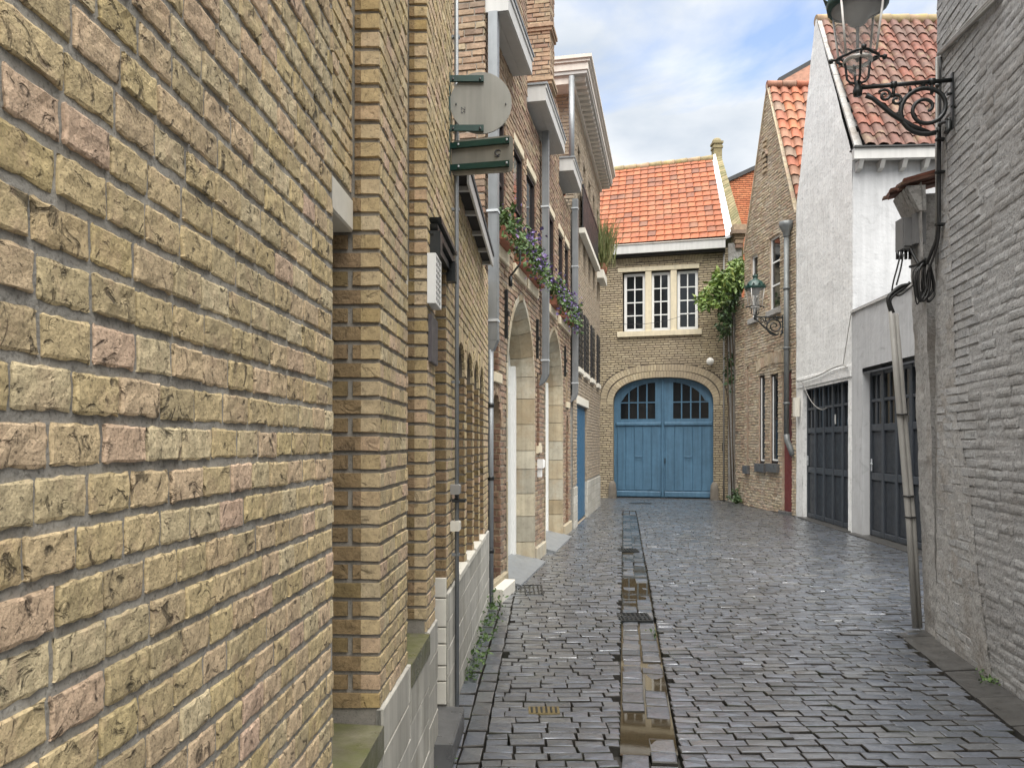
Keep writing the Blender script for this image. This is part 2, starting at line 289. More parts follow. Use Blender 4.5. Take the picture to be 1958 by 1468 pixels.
class MB:
    def __init__(self):
        self.v = []; self.f = []; self.m = []; self.t = []; self.sm = []
    def face(self, pts, m=0, t=0.0, smooth=False):
        i = len(self.v); self.v.extend([tuple(p) for p in pts]); self.f.append(tuple(range(i, i + len(pts))))
        self.m.append(m); self.t.append(t); self.sm.append(smooth)
    def raw(self, vs, fs, m=0, t=0.0, smooth=False):
        i = len(self.v); self.v.extend([tuple(p) for p in vs])
        for f in fs:
            self.f.append(tuple(i + k for k in f)); self.m.append(m); self.t.append(t); self.sm.append(smooth)
    def hexa(self, a, b, m=0, t=0.0):
        # a, b: two quads of 4 points, same order
        self.raw(list(a) + list(b), [(0, 3, 2, 1), (4, 5, 6, 7), (0, 1, 5, 4), (1, 2, 6, 5), (2, 3, 7, 6), (3, 0, 4, 7)], m, t)
    def box(self, F, s0, s1, z0, z1, o0, o1, m=0, t=0.0):
        q = lambda o: [F.pt(s0, z0, o), F.pt(s1, z0, o), F.pt(s1, z1, o), F.pt(s0, z1, o)]
        self.hexa(q(o0), q(o1), m, t)
    def bbox(self, F, s0, s1, z0, z1, o0, o1, c=0.01, m=0, t=0.0):
        # box whose outer face is chamfered by c
        a = [F.pt(s0, z0, o0), F.pt(s1, z0, o0), F.pt(s1, z1, o0), F.pt(s0, z1, o0)]
        b = [F.pt(s0, z0, o1 - c), F.pt(s1, z0, o1 - c), F.pt(s1, z1, o1 - c), F.pt(s0, z1, o1 - c)]
        d = [F.pt(s0 + c, z0 + c, o1), F.pt(s1 - c, z0 + c, o1), F.pt(s1 - c, z1 - c, o1), F.pt(s0 + c, z1 - c, o1)]
        self.raw(a + b + d, [(0, 1, 5, 4), (1, 2, 6, 5), (2, 3, 7, 6), (3, 0, 4, 7), (4, 5, 9, 8), (5, 6, 10, 9), (6, 7, 11, 10), (7, 4, 8, 11), (8, 9, 10, 11), (0, 3, 2, 1)], m, t)
    def wbox(self, x0, x1, y0, y1, z0, z1, m=0, t=0.0):
        self.hexa([(x0, y0, z0), (x1, y0, z0), (x1, y1, z0), (x0, y1, z0)], [(x0, y0, z1), (x1, y0, z1), (x1, y1, z1), (x0, y1, z1)], m, t)
    def tube(self, pts, r, n=8, m=0, t=0.0, caps=True, smooth=True, rr=None):
        pts = [Vector(p) for p in pts]
        base = len(self.v); N = len(pts)
        up = None
        for i, p in enumerate(pts):
            d = (pts[min(i + 1, N - 1)] - pts[max(i - 1, 0)]).normalized()
            if up is None:
                up = Vector((0, 0, 1)) if abs(d.z) < 0.9 else Vector((1, 0, 0))
            a = (up - d * up.dot(d)).normalized(); b = d.cross(a); up = a
            ri = rr[i] if rr else r
            for k in range(n):
                g = 2 * math.pi * k / n
                self.v.append(tuple(p + (a * math.cos(g) + b * math.sin(g)) * ri))
        for i in range(N - 1):
            for k in range(n):
                k2 = (k + 1) % n
                self.f.append((base + i * n + k, base + i * n + k2, base + (i + 1) * n + k2, base + (i + 1) * n + k))
                self.m.append(m); self.t.append(t); self.sm.append(smooth)
        if caps:
            for q in (range(n - 1, -1, -1), range((N - 1) * n, N * n)):
                self.f.append(tuple(base + k for k in q)); self.m.append(m); self.t.append(t); self.sm.append(False)
    def lathe(self, c, prof, n=16, m=0, t=0.0, smooth=True, ang0=0.0):
        base = len(self.v); c = Vector(c)
        for r, z in prof:
            for k in range(n):
                g = 2 * math.pi * k / n + ang0
                self.v.append((c.x + r * math.cos(g), c.y + r * math.sin(g), c.z + z))
        for i in range(len(prof) - 1):
            for k in range(n):
                k2 = (k + 1) % n
                self.f.append((base + i * n + k, base + i * n + k2, base + (i + 1) * n + k2, base + (i + 1) * n + k))
                self.m.append(m); self.t.append(t); self.sm.append(smooth)
    def build(self, name, mats, parent=None, origin=None):
        if not isinstance(mats, (list, tuple)): mats = [mats]
        if parent is not None: base = wloc(parent)
        elif origin is not None: base = Vector(origin)
        else:
            xs = [p[0] for p in self.v]; ys = [p[1] for p in self.v]; zs = [p[2] for p in self.v]
            base = Vector(((min(xs) + max(xs)) / 2, (min(ys) + max(ys)) / 2, min(zs)))
        me = bpy.data.meshes.new(name)
        me.from_pydata([(p[0] - base.x, p[1] - base.y, p[2] - base.z) for p in self.v], [], self.f)
        for mt in mats: me.materials.append(mt)
        me.polygons.foreach_set('material_index', self.m)
        me.polygons.foreach_set('use_smooth', self.sm)
        add_tone(me, self.t)
        me.update()
        o = bpy.data.objects.new(name, me); COL.objects.link(o)
        if parent is not None:
            o.parent = parent; WLOC[o.name] = base
        else:
            o.location = base; WLOC[o.name] = base
        return o

def inst(name, me, parent, mat4):
    o = bpy.data.objects.new(name, me); COL.objects.link(o)
    if parent is not None:
        o.parent = parent
        o.matrix_basis = Matrix.Translation(-wloc(parent)) @ mat4
    else:
        o.matrix_basis = mat4
    return o

class Frame:
    """vertical facade: s runs along it, z up, out towards the street"""
    def __init__(self, o, d, side):
        self.o = Vector((o[0], o[1], 0)); d = Vector((d[0], d[1], 0)); d.normalize(); self.d = d
        self.n = Vector((d.y, -d.x, 0)) * side
        self.lean = 0.0
    def pt(self, s, z, out=0.0):
        return self.o + self.d * s + self.n * (out + self.lean * z) + Vector((0, 0, z))
    def px(self, px, py, out=0.0):
        r = Vector(((px - CX) / FPX, 1.0, (HZ - py) / FPX))
        t = (self.o.dot(self.n) + out) / (r.x * self.n.x + r.y * self.n.y)
        p = r * t
        return ((p - self.o).dot(self.d), EYE + p.z)
    def cross(self, s, out=0.0):
        """face at s looking back along -d; its own s runs inwards"""
        p = self.pt(s, 0, out)
        f = Frame((p.x, p.y), -self.n, 1)
        f.n = -self.d.copy()
        return f
    def shifted(self, out):
        f = Frame((0, 0), self.d, 1); f.n = self.n.copy(); f.o = self.o + self.n * out; f.lean = self.lean
        return f
    def mat(self, s, z, out=0.0):
        m = Matrix((self.d, Vector((0, 0, 1)), self.n)).transposed().to_4x4()
        m.translation = self.pt(s, z, out)
        return m

def scan(poly, z):
    xs = []
    n = len(poly)
    for i in range(n):
        (s0, z0), (s1, z1) = poly[i], poly[(i + 1) % n]
        if (z0 <= z < z1) or (z1 <= z < z0):
            xs.append(s0 + (s1 - s0) * (z - z0) / (z1 - z0))
    xs.sort()
    return [(xs[i], xs[i + 1]) for i in range(0, len(xs) - 1, 2)]
def rect(s0, s1, z0, z1):
    return [(s0, z0), (s1, z0), (s1, z1), (s0, z1)]
def arch(s0, s1, zb, zs, rise, kind='round', n=14):
    c = (s0 + s1) / 2; hw = (s1 - s0) / 2
    P = [(s0, zb), (s1, zb)]
    cur = []
    if kind == 'pointed':
        rr = (hw * hw + rise * rise) / (2 * hw)
        a1 = math.acos(max(-1, min(1, (rr - hw) / rr)))
        for i in range(n + 1):
            a = a1 * i / n
            cur.append((s1 - rr + rr * math.cos(a), zs + rr * math.sin(a)))
        for i in range(n - 1, -1, -1):
            a = a1 * i / n
            cur.append((s0 + rr - rr * math.cos(a), zs + rr * math.sin(a)))
    elif kind == 'seg':
        rr = (hw * hw + rise * rise) / (2 * rise); a1 = math.asin(hw / rr)
        for i in range(2 * n + 1):
            a = a1 - 2 * a1 * i / (2 * n)
            cur.append((c + rr * math.sin(a), zs + rise - rr + rr * math.cos(a)))
    else:
        p = {'round': 1.0, 'basket': 0.8}[kind]
        for i in range(2 * n + 1):
            a = math.pi * i / (2 * n)
            ca, sa = math.cos(a), math.sin(a)
            cur.append((c + hw * math.copysign(abs(ca) ** p, ca), zs + rise * abs(sa) ** p))
    return P + cur, cur

def sheet(mb, F, outline, holes, out, m=0):
    loops = [[Vector((s, z, 0)) for s, z in outline]] + [[Vector((s, z, 0)) for s, z in h] for h in holes]
    flat = [p for l in loops for p in l]
    tris = tessellate_polygon(loops)
    mb.raw([F.pt(p.x, p.y, out) for p in flat], tris, m)
def reveal(mb, F, poly, o_front, o_back, m=0, back=None):
    n = len(poly)
    for i in range(n):
        a, b = poly[i], poly[(i + 1) % n]
        mb.face([F.pt(a[0], a[1], o_front), F.pt(b[0], b[1], o_front), F.pt(b[0], b[1], o_back), F.pt(a[0], a[1], o_back)], m)
    if back is not None:
        mb.face([F.pt(s, z, o_back) for s, z in poly], back)

def sub_int(ints, cuts):
    out = []
    for a, b in ints:
        segs = [(a, b)]
        for c, d in cuts:
            ns = []
            for x, y in segs:
                if d <= x or c >= y: ns.append((x, y)); continue
                if c > x: ns.append((x, c))
                if d < y: ns.append((d, y))
            segs = ns
        out += segs
    return out

def one_brick(mb, F, a, b, z0, z1, out, depth, ch, m, rng, jit=0.002):
    t = rng.random(); j = lambda k=1.0: rng.uniform(-jit, jit) * k
    o = out + j()
    A = [F.pt(a, z0, out - depth), F.pt(b, z0, out - depth), F.pt(b, z1, out - depth), F.pt(a, z1, out - depth)]
    B = [F.pt(a + ch + j(), z0 + ch + j(), o + j()), F.pt(b - ch + j(), z0 + ch + j(), o + j()), F.pt(b - ch + j(), z1 - ch + j(), o + j()), F.pt(a + ch + j(), z1 - ch + j(), o + j())]
    mb.raw(A + B, [(0, 1, 5, 4), (1, 2, 6, 5), (2, 3, 7, 6), (3, 0, 4, 7), (4, 5, 6, 7)], m, t)

def brick_field(mb, F, outline, holes=(), course=0.06, mod=0.2, jz=0.012, js=0.008, phase=0.0, out=0.0, depth=0.012, m=0,
                seed=1, wild=0.0, jit=0.002, ch=0.003, collect=None, half=True):
    rng = random.Random(seed)
    z_lo = min(z for s, z in outline); z_hi = max(z for s, z in outline)
    k = math.ceil((z_lo - phase) / course - 0.35)
    while True:
        z0 = phase + k * course; z1 = z0 + course - jz
        if z1 > z_hi + 0.3 * course: break
        zm = (z0 + z1) / 2
        k += 1
        if zm < z_lo: continue
        ints = scan(outline, min(max(zm, z_lo + 1e-4), z_hi - 1e-4))
        for h in holes: ints = sub_int(ints, scan(h, zm))
        for a, b in ints:
            if b - a < 0.02: continue
            x = math.floor(a / mod) * mod + (mod / 2 if (k % 2 and half) else 0) - mod
            while x < b:
                w = mod * (1 + (rng.uniform(-wild, wild) if wild else 0))
                l, r = max(a, x), min(b, x + w)
                x += w
                if r - l < 0.022: continue
                l2 = l + (js if l > a else 0.001); r2 = r
                zz = rng.uniform(-1, 1) * jit
                if collect is not None and collect(l2, r2, z0, z1): continue
                one_brick(mb, F, l2, r2, z0 + zz, z1 + zz, out, depth, ch, m, rng, jit)

def ring(mb, F, cur, width, piece, out, depth, m=0, seed=3, jt=0.008):
    """voussoirs along a curve of (s, z) points"""
    rng = random.Random(seed)
    L = [0.0]
    for i in range(1, len(cur)):
        L.append(L[-1] + math.hypot(cur[i][0] - cur[i - 1][0], cur[i][1] - cur[i - 1][1]))
    def at(l):
        l = min(max(l, 0), L[-1])
        for i in range(1, len(cur)):
            if L[i] >= l:
                k = (l - L[i - 1]) / max(1e-9, L[i] - L[i - 1])
                p = (cur[i - 1][0] + (cur[i][0] - cur[i - 1][0]) * k, cur[i - 1][1] + (cur[i][1] - cur[i - 1][1]) * k)
                dx, dz = cur[i][0] - cur[i - 1][0], cur[i][1] - cur[i - 1][1]
                q = math.hypot(dx, dz) or 1
                return p, (dz / q, -dx / q)
        return cur[-1], (0, 1)
    n = max(1, round(L[-1] / piece))
    for i in range(n):
        l0, l1 = L[-1] * i / n + jt / 2, L[-1] * (i + 1) / n - jt / 2
        (a, na), (b, nb) = at(l0), at(l1)
        if na[0] * 0 + na[1] < -0.5: na = (-na[0], -na[1])
        P = [a, b, (b[0] + nb[0] * width, b[1] + nb[1] * width), (a[0] + na[0] * width, a[1] + na[1] * width)]
        o = out + rng.uniform(-0.003, 0.003)
        t = rng.random()
        mb.hexa([F.pt(s, z, out - depth) for s, z in P], [F.pt(s, z, o) for s, z in P], m, t)

def window(parent, F, s0, s1, z0, z1, out, cols, rows, fr=0.05, bar=0.022, frame_mat=None, glass=None, split_panes=True, name='window'):
    frame_mat = frame_mat or m_white_paint; glass = glass or m_glass
    mb = MB()
    mb.box(F, s0, s0 + fr, z0, z1, out - 0.05, out); mb.box(F, s1 - fr, s1, z0, z1, out - 0.05, out)
    mb.box(F, s0 + fr, s1 - fr, z0, z0 + fr, out - 0.05, out - 0.002); mb.box(F, s0 + fr, s1 - fr, z1 - fr, z1, out - 0.05, out - 0.002)
    a, b, c, d = s0 + fr, s1 - fr, z0 + fr, z1 - fr
    for i in range(1, cols):
        x = a + (b - a) * i / cols; mb.box(F, x - bar / 2, x + bar / 2, c, d, out - 0.04, out - 0.008)
    for i in range(1, rows):
        y = c + (d - c) * i / rows; mb.box(F, a, b, y - bar / 2, y + bar / 2, out - 0.04, out - 0.011)
    w = mb.build(name, frame_mat, parent)
    if split_panes:
        for i in range(cols):
            for j in range(rows):
                p = MB()
                x0 = a + (b - a) * i / cols + bar * 0.3; x1 = a + (b - a) * (i + 1) / cols - bar * 0.3
                y0 = c + (d - c) * j / rows + bar * 0.3; y1 = c + (d - c) * (j + 1) / rows - bar * 0.3
                e = [R.uniform(-0.0015, 0.0015) for _ in range(4)]
                p.face([F.pt(x0, y0, out - 0.028 + e[0]), F.pt(x1, y0, out - 0.028 + e[1]), F.pt(x1, y1, out - 0.028 + e[2]), F.pt(x0, y1, out - 0.028 + e[3])])
                p.build('pane', glass, w)
    else:
        p = MB(); p.face([F.pt(a, c, out - 0.028), F.pt(b, c, out - 0.028), F.pt(b, d, out - 0.028), F.pt(a, d, out - 0.028)])
        p.build('pane', glass, w)
    return w

def gp(px, py):
    y = FPX * EYE / (py - HZ)
    return Vector(((px - CX) / FPX * y, y, 0))
def at(px, py, y):
    return Vector(((px - CX) / FPX * y, y, EYE + (HZ - py) / FPX * y))
def proj(p):
    return (CX + FPX * p.x / p.y, HZ - FPX * (p.z - EYE) / p.y)

# leaf cloud: many small bent leaf quads
def leaf_cloud(mb, pts, size, rng, m=0, droop=0.3, aspect=0.6):
    for p in pts:
        s = size * rng.choice((0.45, 0.7, 0.9, 1.1, 1.5)) * rng.uniform(0.85, 1.15)
        d = Vector((rng.gauss(0, 1), rng.gauss(0, 1), rng.gauss(0, 0.7) - droop)).normalized()
        u = d.cross(Vector((rng.gauss(0, 1), rng.gauss(0, 1), rng.gauss(0, 1)))).normalized()
        nn = d.cross(u)
        b = Vector(p); tip = b + d * s; mid = b + d * s * 0.5 + nn * s * 0.12
        l = mid + u * s * aspect / 2 - nn * s * 0.1; r = mid - u * s * aspect / 2 - nn * s * 0.1
        t = rng.random()
        mb.raw([b, l, mid, r, tip], [(0, 1, 2), (0, 2, 3), (1, 4, 2), (2, 4, 3)], m, t)

def tile_mesh(name, w, l, kind, mat, rng):
    """roof tile in local axes: x along the eaves, y up the slope, z out of the roof"""
    vs, fs = [], []
    n = 8 if kind == 'pan' else 4
    th = 0.014 if kind == 'pan' else 0.013
    rows = [0.0, l * 0.5, l]
    for top in (1, 0):
        for j, y in enumerate(rows):
            for i in range(n + 1):
                u = i / n
                if kind == 'pan':
                    h = 0.034 * math.sin(u * 2 * math.pi - 0.55) * 1.0 + 0.012 * math.sin(u * 4 * math.pi)
                else:
                    h = 0.010 * (1 - (2 * u - 1) ** 2) + (0.010 if u > 0.9 else 0)
                lift = 0.030 * (1 - y / l)
                yy = y - (0.010 * (1 - (2 * u - 1) ** 2) if j == 0 else 0)
                vs.append((u * w - w / 2 + rng.uniform(-1, 1) * 0.0015, yy, h + lift + (0 if top else -th) + rng.uniform(-1, 1) * 0.002))
    k = n + 1
    for j in range(2):
        for i in range(n):
            a = j * k + i
            fs.append((a, a + 1, a + k + 1, a + k))
    o = 3 * k
    for i in range(n): fs.append((o + i + 1, o + i, i, i + 1))
    for j in range(2):
        fs.append((j * k, (j + 1) * k, o + (j + 1) * k, o + j * k))
        fs.append(((j + 1) * k + n, j * k + n, o + j * k + n, o + (j + 1) * k + n))
    me = bpy.data.meshes.new(name); me.from_pydata(vs, [], fs); me.materials.append(mat)
    for p in me.polygons[:2 * n]: p.use_smooth = True
    return me

def tiled_roof(parent, e0, e1, r0, r1, tw, tl, kind, mat, limit, name='roof_tile', seed=5, clip=None):
    """eave e0->e1, ridge r0->r1"""
    rng = random.Random(seed)
    e0, e1, r0, r1 = map(Vector, (e0, e1, r0, r1))
    var = [tile_mesh(name, tw * (1.04 if kind == 'pan' else 0.985), tl * 1.32, kind, mat, rng) for _ in range(8)]
    L = (e1 - e0).length; H = ((r0 + r1) / 2 - (e0 + e1) / 2).length
    nc, nr = round(L / tw), round(H / tl)
    rest = MB(); cnt = 0; slots = []
    for j in range(nr):
        for i in range(nc):
            u, v = (i + 0.5) / nc, j / nr
            p = (e0.lerp(e1, u)).lerp(r0.lerp(r1, u), v)
            x = (e0.lerp(r0, v) - e1.lerp(r1, v)).normalized() * -1
            y = (r0.lerp(r1, u) - e0.lerp(e1, u)).normalized()
            z = x.cross(y).normalized()
            if z.z < 0: z = -z
            y = z.cross(x)
            p = p + z * rng.uniform(0, 0.006)
            a = rng.uniform(-0.022, 0.022)
            x2 = x * math.cos(a) + y * math.sin(a); y2 = z.cross(x2)
            sc = (e0.lerp(r0, v) - e1.lerp(r1, v)).length / nc / tw
            m4 = Matrix((x2 * sc, y2, z)).transposed().to_4x4(); m4.translation = p
            slots.append((m4, proj(p), rng.choice(var)))
    vis = [s for s in slots if (clip is None or clip(s[1]))]
    rem = [s for s in slots if not (clip is None or clip(s[1]))]
    for m4, _, me in vis[:limit]: inst(name, me, parent, m4)
    rem += vis[limit:]
    for m4, _, me in rem:
        t = rng.random()
        rest.raw([m4 @ v.co for v in me.vertices], [tuple(p.vertices) for p in me.polygons], 0, t, True)
    if rem:
        o = rest.build('roof_tiles', mat, parent); o['kind'] = 'stuff'
    # boarding beneath
    b = MB(); n = (e1 - e0).cross(r0 - e0).normalized()
    if n.z < 0: n = -n
    b.face([p - n * 0.03 for p in (e0, e1, r1, r0)])
    b.build('roof_boarding', m_dark, parent)

# ------------------------------------------------------------------ ground and street
g = MB(); g.face([(-900, -300, -0.12), (900, -300, -0.12), (900, 1500, -0.12), (-900, 1500, -0.12)])
tag(g.build('ground', m_ground, None, (0, 0, -0.12)), kind='structure')

def xl(y): return -0.538 + 0.0419 * y if y < 7.85 else (-1.754 + 0.2014 * y if y < 19.7 else 2.22)
def xr(y):
    if y < 6.43: return 2.13 + 0.199 * y
    if y < 16.3: return 5.091 + 0.0606 * y
    e = 7.43 - 0.081 * y
    return e
def xd(y): return 2.49 + (22.2 - y) / 0.27          # the gate house front
def gut(y): return -0.015 + 0.1445 * y
GUT_W, GUT_END = 0.285, 17.9
BED = -0.055
st = MB()
ys = [-3 + 0.5 * i for i in range(54)]
for a, b in zip(ys[:-1], ys[1:]):
    st.face([(xl(a) - 0.3, a, BED), (xr(a) + 0.3, a, BED), (xr(b) + 0.3, b, BED), (xl(b) - 0.3, b, BED)])
# paved yard corner behind the grey wall
street = st.build('street', m_sett_bed, None, (1.5, 0, 0))
tag(street, kind='structure')

def sett_geom(rng, l, w, grid=False):
    """one cobble, top near z=0, centred; l across the street, w along it"""
    hl, hw = l / 2, w / 2
    j = lambda k: rng.uniform(-k, k)
    c = [(-hl, -hw), (hl, -hw), (hl, hw), (-hl, hw)]
    c = [(x + j(0.006), y + j(0.005)) for x, y in c]
    tilt = (j(0.03), j(0.035))
    P = []
    def lay(ins, z, tl=1):
        for x, y in c:
            q = math.hypot(x, y)
            xx, yy = x * (1 - ins / hl), y * (1 - ins / hw)
            P.append((xx, yy, z + tl * (tilt[0] * xx + tilt[1] * yy) + (j(0.0015) if tl else 0)))
    lay(0.0, -0.07, 0); lay(0.0005, -0.0045); lay(0.0035, -0.0012); lay(0.011, 0.0)
    F_ = []
    for r in range(3):
        for k in range(4):
            k2 = (k + 1) % 4
            F_.append((r * 4 + k, r * 4 + k2, r * 4 + 4 + k2, r * 4 + 4 + k))
    P.append((j(0.01), j(0.006), 0.001 + j(0.0025)))
    for k in range(4): F_.append((12 + k, 12 + (k + 1) % 4, 16))
    return P, F_

srng = random.Random(21)
setts = []       # (x, y, length, depth, rot, z)
y = -0.6
while y < 22.1:
    dpt = srng.uniform(0.078, 0.094)
    yc = y + dpt / 2
    left = xl(yc) + (0.232 if yc < 7.9 else 0.02)
    right = min(xr(yc) - (0.25 if yc < 6.3 else 0.02), xd(yc) - 0.03)
    segs = [(left, right)]
    if yc < GUT_END:
        ga = gut(yc)
        segs = [(left, ga - 0.012), (ga + GUT_W + 0.014, right)]
    for a, b in segs:
        x = a - srng.uniform(0.0, 0.1)
        while x < b - 0.03:
            l = srng.uniform(0.125, 0.195)
            x0, x1 = max(a, x), min(b, x + l)
            x += l + 0.0045
            if x1 - x0 < 0.05: continue
            bow = 0.018 * math.sin(x0 * 1.7 + yc * 0.9)
            setts.append(((x0 + x1) / 2, yc + bow, x1 - x0, dpt - 0.0055, srng.uniform(-0.03, 0.03), srng.uniform(-0.005, 0.004)))
    y += dpt
# lengthwise edging along the left plinth
for col in range(2):
    y = -0.5
    while y < 7.9:
        l = srng.uniform(0.17, 0.24)
        xx = xl(y + l / 2) + 0.06 + 0.112 * col
        setts.append((xx, y + l / 2, 0.104, l - 0.010, -0.04 + srng.uniform(-0.02, 0.02), srng.uniform(-0.006, 0.002)))
        y += l
# two courses of gutter stones, dished and sunk where water stands
def gz_(y, col):
    if 3.92 < y < 4.46: return -0.034 if (col == 0 or y > 4.2) else -0.020
    if col == 1 and 4.46 < y < 5.6: return -0.0168
    if 7.5 < y < 17: return -0.0190
    return -0.011
for col in range(2):
    y = 0.5
    while y < GUT_END:
        l = srng.uniform(0.11, 0.22)
        xx = gut(y + l / 2) + 0.072 + 0.143 * col
        setts.append((xx, y + l / 2, 0.132, l - 0.008, -0.143 + srng.uniform(-0.01, 0.01), gz_(y + l / 2, col) + srng.uniform(-0.007, 0.006)))
        y += l

def in_frame(p, mx=20):
    if p.y < 0.3: return False
    a, b = proj(p)
    return -mx < a < 1958 + mx and -mx < b < 1468 + mx
order = sorted(range(len(setts)), key=lambda i: setts[i][1])
near_idx = [i for i in order if in_frame(Vector((setts[i][0], setts[i][1], 0)))][:300]
near_set = set(near_idx)
svar = []
for k in range(14):
    P, F_ = sett_geom(srng, 0.16, 0.078)
    me = bpy.data.meshes.new('cobblestone'); me.from_pydata(P, [], F_); me.materials.append(m_sett); me.materials.append(m_sett_bed)
    for p in me.polygons[:8]: p.material_index = 1
    svar.append(me)
for i in near_idx:
    x, yy, l, w, r, z = setts[i]
    m4 = Matrix.Translation((x, yy, z)) @ Matrix.Rotation(r, 4, 'Z') @ Matrix.Diagonal((l / 0.16, w / 0.078, 1, 1))
    inst('cobblestone', srng.choice(svar), street, m4)
rest = MB()
for i, (x, yy, l, w, r, z) in enumerate(setts):
    if i in near_set: continue
    P, F_ = sett_geom(srng, l, w)
    c, s_ = math.cos(r), math.sin(r)
    rest.raw([(x + a * c - b * s_, yy + a * s_ + b * c, z + h) for a, b, h in P], F_[8:], 0, srng.random())
    rest.raw([(x + a * c - b * s_, yy + a * s_ + b * c, z + h) for a, b, h in P[:12]], F_[:8], 1)
tag(rest.build('cobblestones', [m_sett, m_sett_bed], street), kind='stuff')
# standing water in the gutter: shallow sheets that the higher stones break through
for ya, yb in ((3.90, 6.75), (7.30, 9.9), (10.25, 17.3)):
    w = MB(); n = 12
    for i in range(n):
        a, b = ya + (yb - ya) * i / n, ya + (yb - ya) * (i + 1) / n
        w.face([(gut(a) - 0.004, a, -0.0185), (gut(a) + GUT_W + 0.004, a, -0.0185), (gut(b) + GUT_W + 0.004, b, -0.0185), (gut(b) - 0.004, b, -0.0185)])
    tag(w.build('puddle', m_water), kind='structure')
# edging slabs along the grey wall
y = -0.5
while y < 6.35:
    l = srng.uniform(0.42, 0.6); y2 = min(y + l, 6.42)
    a, b = xr(y), xr(y2)
    mb = MB(); z = srng.uniform(-0.004, 0.004)
    mb.hexa([(a - 0.24, y + 0.008, -0.05), (a + 0.02, y + 0.008, -0.05), (b + 0.02, y2, -0.05), (b - 0.24, y2, -0.05)],
            [(a - 0.235, y + 0.012, z), (a + 0.02, y + 0.012, z + 0.012), (b + 0.02, y2 - 0.004, z + 0.012), (b - 0.235, y2 - 0.004, z)], 0, srng.random())
    mb.build('edging_slab', m_slab, street)
    y = y2

# ------------------------------------------------------------------ left foreground building (tan split brick)
FA = Frame((-0.538, 0), (0.0419, 1), 1)
TOPA = 6.4
bA = thing('brick_building', (-1.2, 2.0, 0), 'tan split-faced brick building filling the left foreground, with pale stone plinth', 'building')
A_C, A_PH = 0.06, 0.026
core = MB()
core.box(FA, -1.6, 1.98, 0.0, TOPA, -0.45, -0.0045)
core.build('wall', m_mortar, bA)
core = MB()
core.box(FA, 1.98, 2.539, 2.30, TOPA, -0.45, -0.0958)
core.box(FA, 2.539, 3.05, 0.0, TOPA, -0.45, -0.0058)
core.box(FA, 3.05, 3.559, 2.28, TOPA, -0.45, -0.0958)
core.box(FA, 3.559, 3.83, 0.0, TOPA, -0.45, -0.0045)
core.box(FA, 3.83, 4.249, 2.58, TOPA, -0.45, -0.0058)
core.box(FA, 4.249, 4.56, 0.0, TOPA, -0.45, -0.0045)
core.box(FA, 1.98, 2.539, 0.0, 0.56, -0.45, -0.02); core.box(FA, 3.05, 3.559, 0.0, 0.60, -0.45, -0.02)
core.box(FA, -1.6, 4.55, 0.01, TOPA, -2.6, -0.46)
core.build('wall', m_mortar_mid, bA)
bk = MB()
# individual bricks on the near face
nrng = random.Random(5)
bvar = []
for k in range(16):
    w, h = 0.094, 0.047
    ul = [0, 0.035, 0.17, 0.34, 0.5, 0.66, 0.83, 0.965, 1]; vl = [0, 0.07, 0.36, 0.64, 0.93, 1]
    nx, nz_ = len(ul) - 1, len(vl) - 1
    off = Vector((k * 7.3, k * 3.1, 0)); V = []; Fc = []
    for j in range(nz_ + 1):
        for i in range(nx + 1):
            u, v = ul[i], vl[j]
            e = min(u, 1 - u, (v) * 0.9, (1 - v) * 0.9)
            d = noise.noise(Vector((u * 3.0, v * 1.8, 0)) + off) * 0.0021 + noise.noise(Vector((u * 9, v * 5, 3)) + off) * 0.0016
            if e <= 0: d = -0.0016 + d
            je = 0.0020 if e <= 0 else 0
            V.append((u * w - w / 2 + nrng.uniform(-je, je), v * h + nrng.uniform(-je, je), d))
    for j in range(nz_):
        for i in range(nx):
            a = j * (nx + 1) + i; Fc.append((a, a + 1, a + nx + 2, a + nx + 1))
    rim = [i for i in range(nx + 1)] + [(j * (nx + 1) + nx) for j in range(1, nz_ + 1)] + [nz_ * (nx + 1) + i for i in range(nx - 1, -1, -1)] + [j * (nx + 1) for j in range(nz_ - 1, 0, -1)]
    b0 = len(V)
    for q in rim: V.append((V[q][0], V[q][1], -0.022))
    for q in range(len(rim)):
        q2 = (q + 1) % len(rim); Fc.append((rim[q2], rim[q], b0 + q, b0 + q2))
    me = bpy.data.meshes.new('brick'); me.from_pydata(V, [], Fc); me.materials.append(m_brick_near)
    bvar.append(me)
slots = []
def grab(l, r, z0, z1):
    p = FA.pt((l + r) / 2, (z0 + z1) / 2, 0)
    if r - l > 0.06 and in_frame(p, 40) and p.y > 0.55:
        slots.append((p.y, l, r, z0, z1)); return True
    return False
brick_field(bk, FA, rect(-1.6, 1.977, 0.68, TOPA), (), A_C, 0.1, 0.0125, 0.008, A_PH, 0.0, 0.012, 0, 2, 0.10, 0.0018, 0.003, collect=grab)
slots.sort()
for k, (yy, l, r, z0, z1) in enumerate(slots):
    if k < 300:
        m4 = FA.mat((l + r) / 2, z0 + nrng.uniform(-0.0015, 0.0015), nrng.uniform(-0.002, 0.0015)) @ Matrix.Rotation(nrng.uniform(-0.012, 0.012), 4, 'Z') @ Matrix.Diagonal(((r - l) / 0.094, 1, 1, 1))
        if nrng.random() < 0.5: m4 = m4 @ Matrix.Diagonal((-1, 1, -1, 1)) if False else m4
        inst('brick', nrng.choice(bvar), bA, m4)
    else:
        one_brick(bk, FA, l, r, z0, z1, 0.0, 0.012, 0.003, 0, nrng, 0.0018)
FAr = FA.shifted(-0.09)
kw = dict(course=A_C, mod=0.1, jz=0.0125, js=0.008, phase=A_PH, depth=0.012, wild=0.10, jit=0.0016, ch=0.0022)
brick_field(bk, FAr, rect(1.98, 2.53, 2.348, TOPA), m=0, seed=3, **kw)
